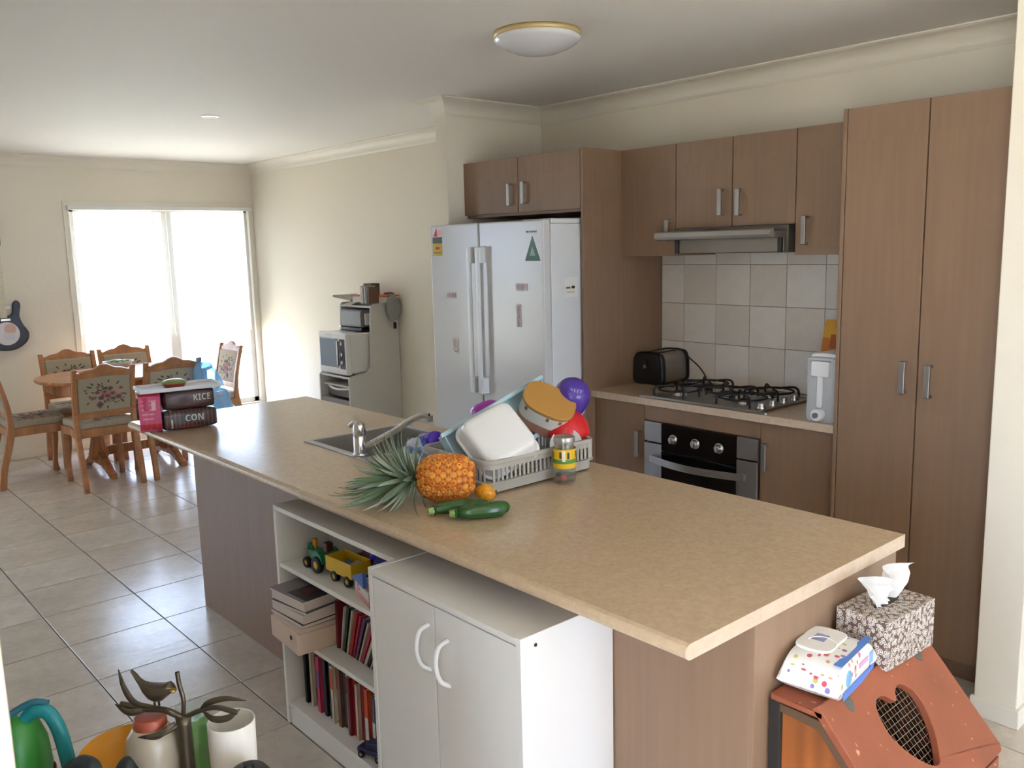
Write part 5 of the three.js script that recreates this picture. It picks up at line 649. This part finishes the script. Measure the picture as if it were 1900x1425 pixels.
// ---------- microwave stand against the dining wall ----------
{
  const x0 = -4.43, x1 = -3.98, zb = ZD + 0.005, s = thing('microwave_stand', 'pale grey kitchen stand with stepped side panels carrying the microwave', 'stand'), sm = mat(0xd8d4ca, 0.45);
  const side = new THREE.Shape(); const pts = [[zb, 0], [0.5, 0], [0.5, 0.70], [0.485, 0.715], [0.345, 0.735], [0.315, 0.775], [0.285, 1.225], [0.27, 1.24], [zb, 1.24]]; pts.forEach(([a, b], i) => (i ? side.lineTo(a, b) : side.moveTo(a, b))); side.closePath();
  for (const x of [x0 + 0.016, x1]) part(s, 'side_panel', extr(side, 0.016, 0.001).rotateY(-Math.PI / 2).translate(x, 0, 0), sm);
  const dark = mat(0x8d8780, 0.45);
  part(s, 'shelf', ex(x0 + 0.017, x1 - 0.017, 0.693, 0.709, zb, 0.49), sm); part(s, 'top', ex(x0 + 0.017, x1 - 0.017, 1.205, 1.221, zb, 0.27), sm); part(s, 'back_panel', ex(x0 + 0.017, x1 - 0.017, 0.05, 1.2, zb, zb + 0.006, 0), sm); part(s, 'shelf', ex(x0 + 0.017, x1 - 0.017, 0.62, 0.634, zb, 0.47), sm);
  part(s, 'door', ex(x0 + 0.018, x1 - 0.018, 0.06, 0.53, 0.478, 0.494), dark); const dr = part(s, 'drawer', ex(x0 + 0.018, x1 - 0.018, 0.535, 0.618, 0.42, 0.436), dark); part(dr, 'pull_lip', tube([[x0 + 0.03, 0.618, 0.44], [-4.2, 0.605, 0.492], [x1 - 0.03, 0.612, 0.45]], 0.009, 24, 8), mat(0xe2e0de, 0.35)); part(s, 'plinth', ex(x0 + 0.018, x1 - 0.018, 0, 0.055, 0.43, 0.446), sm);
  const m = thing('microwave', 'white microwave oven on the stepped shelf of the grey stand', 'microwave', [-4.206, 0.7165, 0.36]); m.scale.x = 0.88; const wm = mat(0xe6e3dc, 0.3);
  part(m, 'case', [ex(-0.225, 0.225, 0.012, 0.31, -0.17, 0.1, 0.012, 2), ex(-0.2, -0.16, 0, 0.014, -0.14, 0.06, 0.002), ex(0.16, 0.2, 0, 0.014, -0.14, 0.06, 0.002)], wm); part(m, 'front_frame', ex(-0.232, 0.232, 0.005, 0.316, 0.095, 0.14, 0.012, 2), wm); part(m, 'door_window', ex(-0.205, 0.105, 0.055, 0.275, 0.128, 0.143, 0.006, 2), mat(0x93a5b0, 0.08)); part(m, 'control_panel', ex(0.125, 0.21, 0.05, 0.275, 0.128, 0.1425, 0.004), mat(0x585e68, 0.2)); part(m, 'handle', bx(0.014, 0.19, 0.02, 0.113, 0.165, 0.15, 0.006, 2), M.chrome); for (const y of [0.24, 0.16, 0.1]) part(m, 'button', cyl(0.014, 0.014, 0.01, 0, 0, 0, 20).rotateX(Math.PI / 2).translate(0.168, y, 0.145), M.satin);
  const k = thing('slow_cooker', 'dark grey appliance with silver foot sitting on top of the microwave', 'cooker', [-4.2, 1.0335, 0.245]); k.scale.x = 0.95; part(k, 'body', [bx(0.32, 0.135, 0.17, 0, 0.09, 0, 0.02, 3)], mat(0x6f6d69, 0.4)); part(k, 'base', [bx(0.33, 0.022, 0.18, 0, 0.012, 0, 0.006, 2)], M.black); part(k, 'silver_lever', bx(0.03, 0.03, 0.03, -0.17, 0.02, 0.07, 0.01, 2), M.chrome); part(k, 'white_side', bx(0.02, 0.09, 0.08, 0.168, 0.09, 0.02, 0.006), wm);
  const f = thing('orange_folder', 'orange folder lying on top of the grey stand', 'folder', [-4.12, 1.2425, 0.14], 0.2); part(f, 'cover', bx(0.36, 0.006, 0.2, 0, 0.05, 0, 0.002), mat(0xd8562c, 0.5)); part(f, 'papers', bx(0.34, 0.046, 0.19, 0, 0.0235, 0, 0.002), M.paper);
  const bt = thing('board', 'thin grey-brown board overhanging the top of the stand at the left', 'board', [-4.36, 1.2215, 0.17], 0.1); part(bt, 'slab', rotBox(bx(0.24, 0.014, 0.22, 0, 0, 0, 0.003), 0, 0, -0.12).translate(-0.045, 0.05, 0), mat(0x9c8f86, 0.5)); part(bt, 'paper', rotBox(bx(0.17, 0.004, 0.2, 0, 0, 0.04, 0.001), 0.25, 0, 0.1).translate(0.02, 0.03, 0), M.paper);
  const bk = thing('black_box', 'small dark grey box standing on the orange folder', 'box', [-4.17, 1.2985, 0.15], 0.1); part(bk, 'box', bx(0.1, 0.085, 0.08, 0, 0.043, 0, 0.004), mat(0x4f4a4a, 0.5)); part(bk, 'lid_line', bx(0.101, 0.003, 0.081, 0, 0.07, 0, 0.001), M.black);
  const cols = ['cream', 'white', 'brown', 'cream', 'grey', 'brown']; let x = -4.075; cols.forEach((c, i) => { book('cookbook', `${colWord[c]} booklet, ${order[i]} from the left of those standing on top of the grey stand`, 'book', 'booklets on the microwave stand', 0.014, 0.13 - (i % 3) * 0.008, 0.09, c, [x, 1.2425, 0.262], [0, 0, i > 3 ? -0.1 : 0.03]); x += 0.019; });
  const h = thing('cloth_hat', 'grey cloth hat hanging over the back right corner of the stand', 'hat', [-3.955, 1.2, 0.11]); const hg = new THREE.SphereGeometry(0.085, 26, 18), p = hg.attributes.position, q = noise2(331, 6); for (let i = 0; i < p.count; i++) { const kk = 0.85 + 0.4 * (q(p.getX(i) * 7 + 3, p.getY(i) * 7 + p.getZ(i) * 4 + 3) - 0.3); p.setXYZ(i, p.getX(i) * 0.32 * kk, p.getY(i) * 1.25 * kk, p.getZ(i) * 0.8 * kk); } hg.computeVertexNormals(); h.position.x = -3.945; part(h, 'cloth', clean(hg), mat(0x9a9a92, 0.9)); part(h, 'strap', tube([[0, 0.06, 0], [-0.02, 0.1, -0.02], [-0.06, 0.11, -0.03], [-0.14, 0.105, -0.02]], 0.008, 16, 6), mat(0x55544e, 0.8)); part(h, 'dark_toggle', bx(0.02, 0.05, 0.02, 0.012, -0.13, 0.0, 0.006), M.blackMatt);
}
// ---------- side table close to the camera and the things on it ----------
{
  const a0 = V(-0.152, 0, 3.527), t = V(0.69, 0, -0.725).normalize(), m = V(0.725, 0, 0.689).normalize(), P = (u, v, y = 0) => a0.clone().addScaledVector(t, u).addScaledVector(m, v).setY(y).toArray(), yaw = Math.atan2(0.725, 0.69);
  const TY = 0.715, tb = thing('side_table', 'plain wooden side table just below the frame carrying bottles and ornament', 'table', P(0.33, 0.185)); tb.rotation.y = yaw;
  part(tb, 'tabletop', bx(0.78, 0.025, 0.32, 0, TY - 0.0125, 0, 0.004), M.wood); for (const x of [-0.36, 0.36]) for (const z of [-0.13, 0.13]) part(tb, 'leg', bx(0.04, TY - 0.025, 0.04, x, (TY - 0.025) / 2, z, 0.004), M.wood);
  const cup = thing('tumbler_cup', 'tall plain white cup at the right of the foreground group', 'cup', [0.253, TY, 3.253]); part(cup, 'shell', lathe([[0, 0.002], [0.034, 0.002], [0.036, 0.006], [0.0385, 0.158], [0.0375, 0.16], [0.036, 0.158], [0.0335, 0.012], [0, 0.01]], 44), mat(0xf0ece4, 0.35));
  const gl = thing('drinking_glass', 'clear straight glass half full of bright green drink', 'glass', [0.174, TY, 3.285]); gl.scale.y = 0.87; part(gl, 'glass', lathe([[0, 0.001], [0.028, 0.001], [0.0285, 0.004], [0.03, 0.19], [0.029, 0.191], [0.028, 0.19], [0.0265, 0.01], [0, 0.008]], 40), mat(0xf6f8f6, 0.04, { transmission: 0.95, thickness: 0 })); part(gl, 'drink', lathe([[0, 0.0085], [0.0262, 0.0105], [0.0274, 0.155], [0, 0.155]], 40), mat(0x5fae34, 0.15));
  const jr = thing('juice_bottle', 'cloudy white bottle with reddish brown lid behind the bird ornament', 'bottle', [0.158, TY, 3.352]); jr.scale.setScalar(0.93); part(jr, 'bottle', lathe([[0, 0.001], [0.044, 0.001], [0.047, 0.006], [0.049, 0.1], [0.043, 0.14], [0.032, 0.156], [0.028, 0.164], [0, 0.165]], 44), mat(0xd9cdb6, 0.25, { transmission: 0.35, thickness: 0 })); part(jr, 'lid', lathe([[0, 0.18], [0.024, 0.18], [0.027, 0.177], [0.029, 0.168], [0.029, 0.162]], 36), mat(0xa8523c, 0.45));
  const bl = thing('yellow_bowl', 'orange-yellow plastic bowl tilted on the side table', 'bowl', [0.112, TY + 0.092, 3.388]); bl.rotation.set(0.12, yaw, -0.05); part(bl, 'shell', lathe([[0, -0.032], [0.03, -0.03], [0.05, -0.018], [0.064, 0.006], [0.067, 0.012], [0.065, 0.014], [0.058, 0.002], [0.045, -0.014], [0, -0.025]], 48), mat(0xe0981a, 0.35)); part(bl, 'pink_spot', cyl(0.014, 0.014, 0.004, -0.0, -0.024, 0.004, 24), mat(0xea6a78, 0.4)); part(bl, 'pedestal', lathe([[0, -0.095], [0.03, -0.095], [0.02, -0.06], [0.022, -0.03], [0, -0.03]], 24), mat(0xe0981a, 0.35));
  const wc = thing('watering_can', 'green toy watering can with a teal handle at the frame\'s left edge', 'watering can', [-0.02, TY, 3.517]); wc.rotation.y = yaw;
  part(wc, 'tank', lathe([[0, 0.001], [0.03, 0.001], [0.045, 0.01], [0.052, 0.06], [0.048, 0.11], [0.036, 0.145], [0.02, 0.158], [0, 0.16]], 40), mat(0x3f9440, 0.35)); part(wc, 'handle', (() => { const c = new THREE.CatmullRomCurve3([[0.012, 0.146, 0], [0.035, 0.166, 0], [0.058, 0.166, 0], [0.074, 0.14, 0], [0.084, 0.09, 0], [0.09, 0.03, 0], [0.091, 0.002, 0]].map((p) => V(...p))), rings = []; for (let i = 0; i <= 40; i++) { const o = c.getPoint(i / 40), T = c.getTangent(i / 40), N = V(0, 0, 1).cross(T).normalize(), ring = []; for (let k = 0; k < 14; k++) { const q = -k / 14 * 2 * Math.PI; ring.push(o.clone().addScaledVector(N, Math.cos(q) * 0.0125).addScaledVector(V(0, 0, 1), Math.sin(q) * 0.011).toArray()); } rings.push(ring); } return loft(rings); })(), mat(0x1f8f94, 0.3)); part(wc, 'red_base', lathe([[0.0, 0.0], [0.047, 0.0], [0.05, 0.02], [0.052, 0.05], [0.05, 0.052], [0.046, 0.012]], 40).translate(0.004, 0.0, 0), mat(0xb8432e, 0.4)); part(wc, 'lip', tube([[-0.01, 0.158, 0.03], [0.01, 0.172, 0.012], [0.04, 0.184, 0.0], [0.06, 0.178, -0.006]], 0.006, 16, 8), mat(0x2a6a78, 0.25));
  // bird on a metal branch
  const br = mat(0x5f5546, 0.35, { metalness: 0.65 }), gold = mat(0xb8954a, 0.3, { metalness: 0.8 });
  const bo = thing('bird_ornament', 'bronze metal bird perched on a leafy branch stand in the foreground', 'ornament', [0.202, TY, 3.312]); bo.rotation.y = yaw - 0.1;
  const S = (g) => g;
  part(bo, 'stem', [lathe([[0, 0.001], [0.045, 0.001], [0.047, 0.006], [0.012, 0.012], [0.0115, 0.155], [0.013, 0.168], [0, 0.17]], 28)], br);
  part(bo, 'branch', [tube([[0, 0.165, 0], [-0.03, 0.18, 0.004], [-0.065, 0.178, 0.0], [-0.11, 0.184, 0.0]], 0.0055, 24, 8), tube([[0, 0.165, 0], [0.03, 0.18, 0], [0.06, 0.187, 0], [0.095, 0.18, 0]], 0.0045, 24, 8), tube([[0.0, 0.168, 0], [0.004, 0.2, 0.002], [-0.002, 0.225, 0.0], [-0.004, 0.246, 0.0]], 0.0038, 24, 8), tube([[0, 0.16, 0], [-0.025, 0.148, 0.02], [-0.05, 0.146, 0.03]], 0.004, 16, 8)], br);
  const lf = (pts, w) => { const c = new THREE.CatmullRomCurve3(pts.map((p) => V(...p))), rings = []; for (let i = 0; i <= 16; i++) { const t = i / 16, o = c.getPoint(t), T = c.getTangent(t), N = V(0, 0, 1).cross(T).normalize(), r = w * Math.pow(Math.sin(Math.PI * Math.min(0.985, 0.06 + t * 0.94)), 0.8) + 0.0004; const ring = []; for (let k = 0; k < 8; k++) { const a = -k / 8 * 2 * Math.PI; ring.push(o.clone().addScaledVector(N, Math.cos(a) * r).addScaledVector(V(0, 0, 1), Math.sin(a) * r * 0.45).toArray()); } rings.push(ring); } return loft(rings); };
  for (const [p, w] of [[[[-0.04, 0.182, 0], [-0.08, 0.19, 0.005], [-0.098, 0.215, 0.004], [-0.108, 0.246, 0]], 0.006], [[[-0.06, 0.178, 0], [-0.09, 0.176, 0.01], [-0.115, 0.188, 0.008]], 0.006], [[[0.03, 0.18, 0], [0.05, 0.198, 0.006], [0.08, 0.206, 0.004], [0.112, 0.202, 0]], 0.005], [[[0.035, 0.179, 0], [0.055, 0.17, 0.006], [0.08, 0.172, 0.004], [0.1, 0.186, 0]], 0.006], [[[-0.01, 0.162, 0.01], [-0.035, 0.146, 0.025], [-0.062, 0.147, 0.034]], 0.006]]) part(bo, 'leaf', lf(p, w), br);
  { // bird body: head right, tail up left
    const spine = [[-0.092, 0.268, 0, 0.004, 0.005], [-0.083, 0.256, 0, 0.008, 0.008], [-0.072, 0.24, 0, 0.012, 0.009], [-0.062, 0.228, 0, 0.017, 0.014], [-0.048, 0.22, 0, 0.024, 0.019], [-0.032, 0.217, 0, 0.0275, 0.022], [-0.016, 0.219, 0, 0.0255, 0.0205], [-0.004, 0.225, 0, 0.021, 0.017], [0.006, 0.23, 0, 0.018, 0.0145], [0.014, 0.229, 0, 0.0125, 0.01], [0.02, 0.226, 0, 0.005, 0.005], [0.024, 0.224, 0, 0.0008, 0.0008]];
    const rings = spine.map(([x, y, z, h, w]) => { const r = []; for (let k = 0; k < 20; k++) { const a = -k / 20 * 2 * Math.PI; r.push([0.67 * (x - 0.03) - 0.003, 0.245 - 0.67 * (0.268 - y - h * Math.cos(a) * (Math.cos(a) > 0 ? 0.75 : 1)), 0.67 * (z + w * Math.sin(a))]); } return r; });
    part(bo, 'bird_body', loft(rings), br); part(bo, 'bird_face', new THREE.SphereGeometry(0.0058, 18, 12).scale(1.1, 0.7, 1.3).translate(-0.0125, 0.2155, 0.003), gold); part(bo, 'bird_leg', [cyl(0.002, 0.002, 0.02, -0.047, 0.187, 0.003, 8), cyl(0.002, 0.002, 0.02, -0.043, 0.187, -0.003, 8)], br);
  }
  const nz = noise2(341, 6); const lump = (r, sx, sy, sz, seed) => { const g = new THREE.IcosahedronGeometry(r, 9), p = g.attributes.position; for (let i = 0; i < p.count; i++) { const k = 0.78 + 0.5 * 0.8 * nz(p.getX(i) * 5 + seed, p.getY(i) * 4 + p.getZ(i) * 4 + seed); p.setXYZ(i, p.getX(i) * k * sx, p.getY(i) * k * sy, p.getZ(i) * k * sz); } g.computeVertexNormals(); return clean(g); };
  single('gardening_glove', 'crumpled blackish green glove in front of the yellow bowl, left of the flat one', 'glove', [lump(0.05, 0.9, 1.5, 0.6, 3).translate(0, 0.0, 0), rotBox(lump(0.03, 1.4, 0.8, 0.7, 5), 0, 0, 0.5).translate(0.015, 0.06, -0.01)], mat(0x222c2e, 0.7), [0.178, TY + 0.075, 3.475]);
  single('gardening_glove', 'blackish green glove with a smooth flat top in front of the pale bottle', 'glove', [lump(0.045, 1.0, 1.75, 0.6, 9)], mat(0x27302f, 0.6), [0.238, TY + 0.076, 3.415]);
  const lid = thing('dark_canister', 'round dark canister showing only its top below the white cup', 'canister', [0.352, TY, 3.27]); lid.scale.y = 1.72; part(lid, 'body', lathe([[0, 0.001], [0.034, 0.001], [0.036, 0.05], [0.034, 0.066], [0.026, 0.072], [0, 0.073]], 36), mat(0x2b292b, 0.5)); part(lid, 'knob', cyl(0.008, 0.009, 0.006, 0, 0.075, 0, 20), M.black);
}
// ---------- daylight and render ----------
scene.traverse((o) => { if (o.isMesh) { o.castShadow = o.receiveShadow = true; } });
renderer.render(scene, camera);
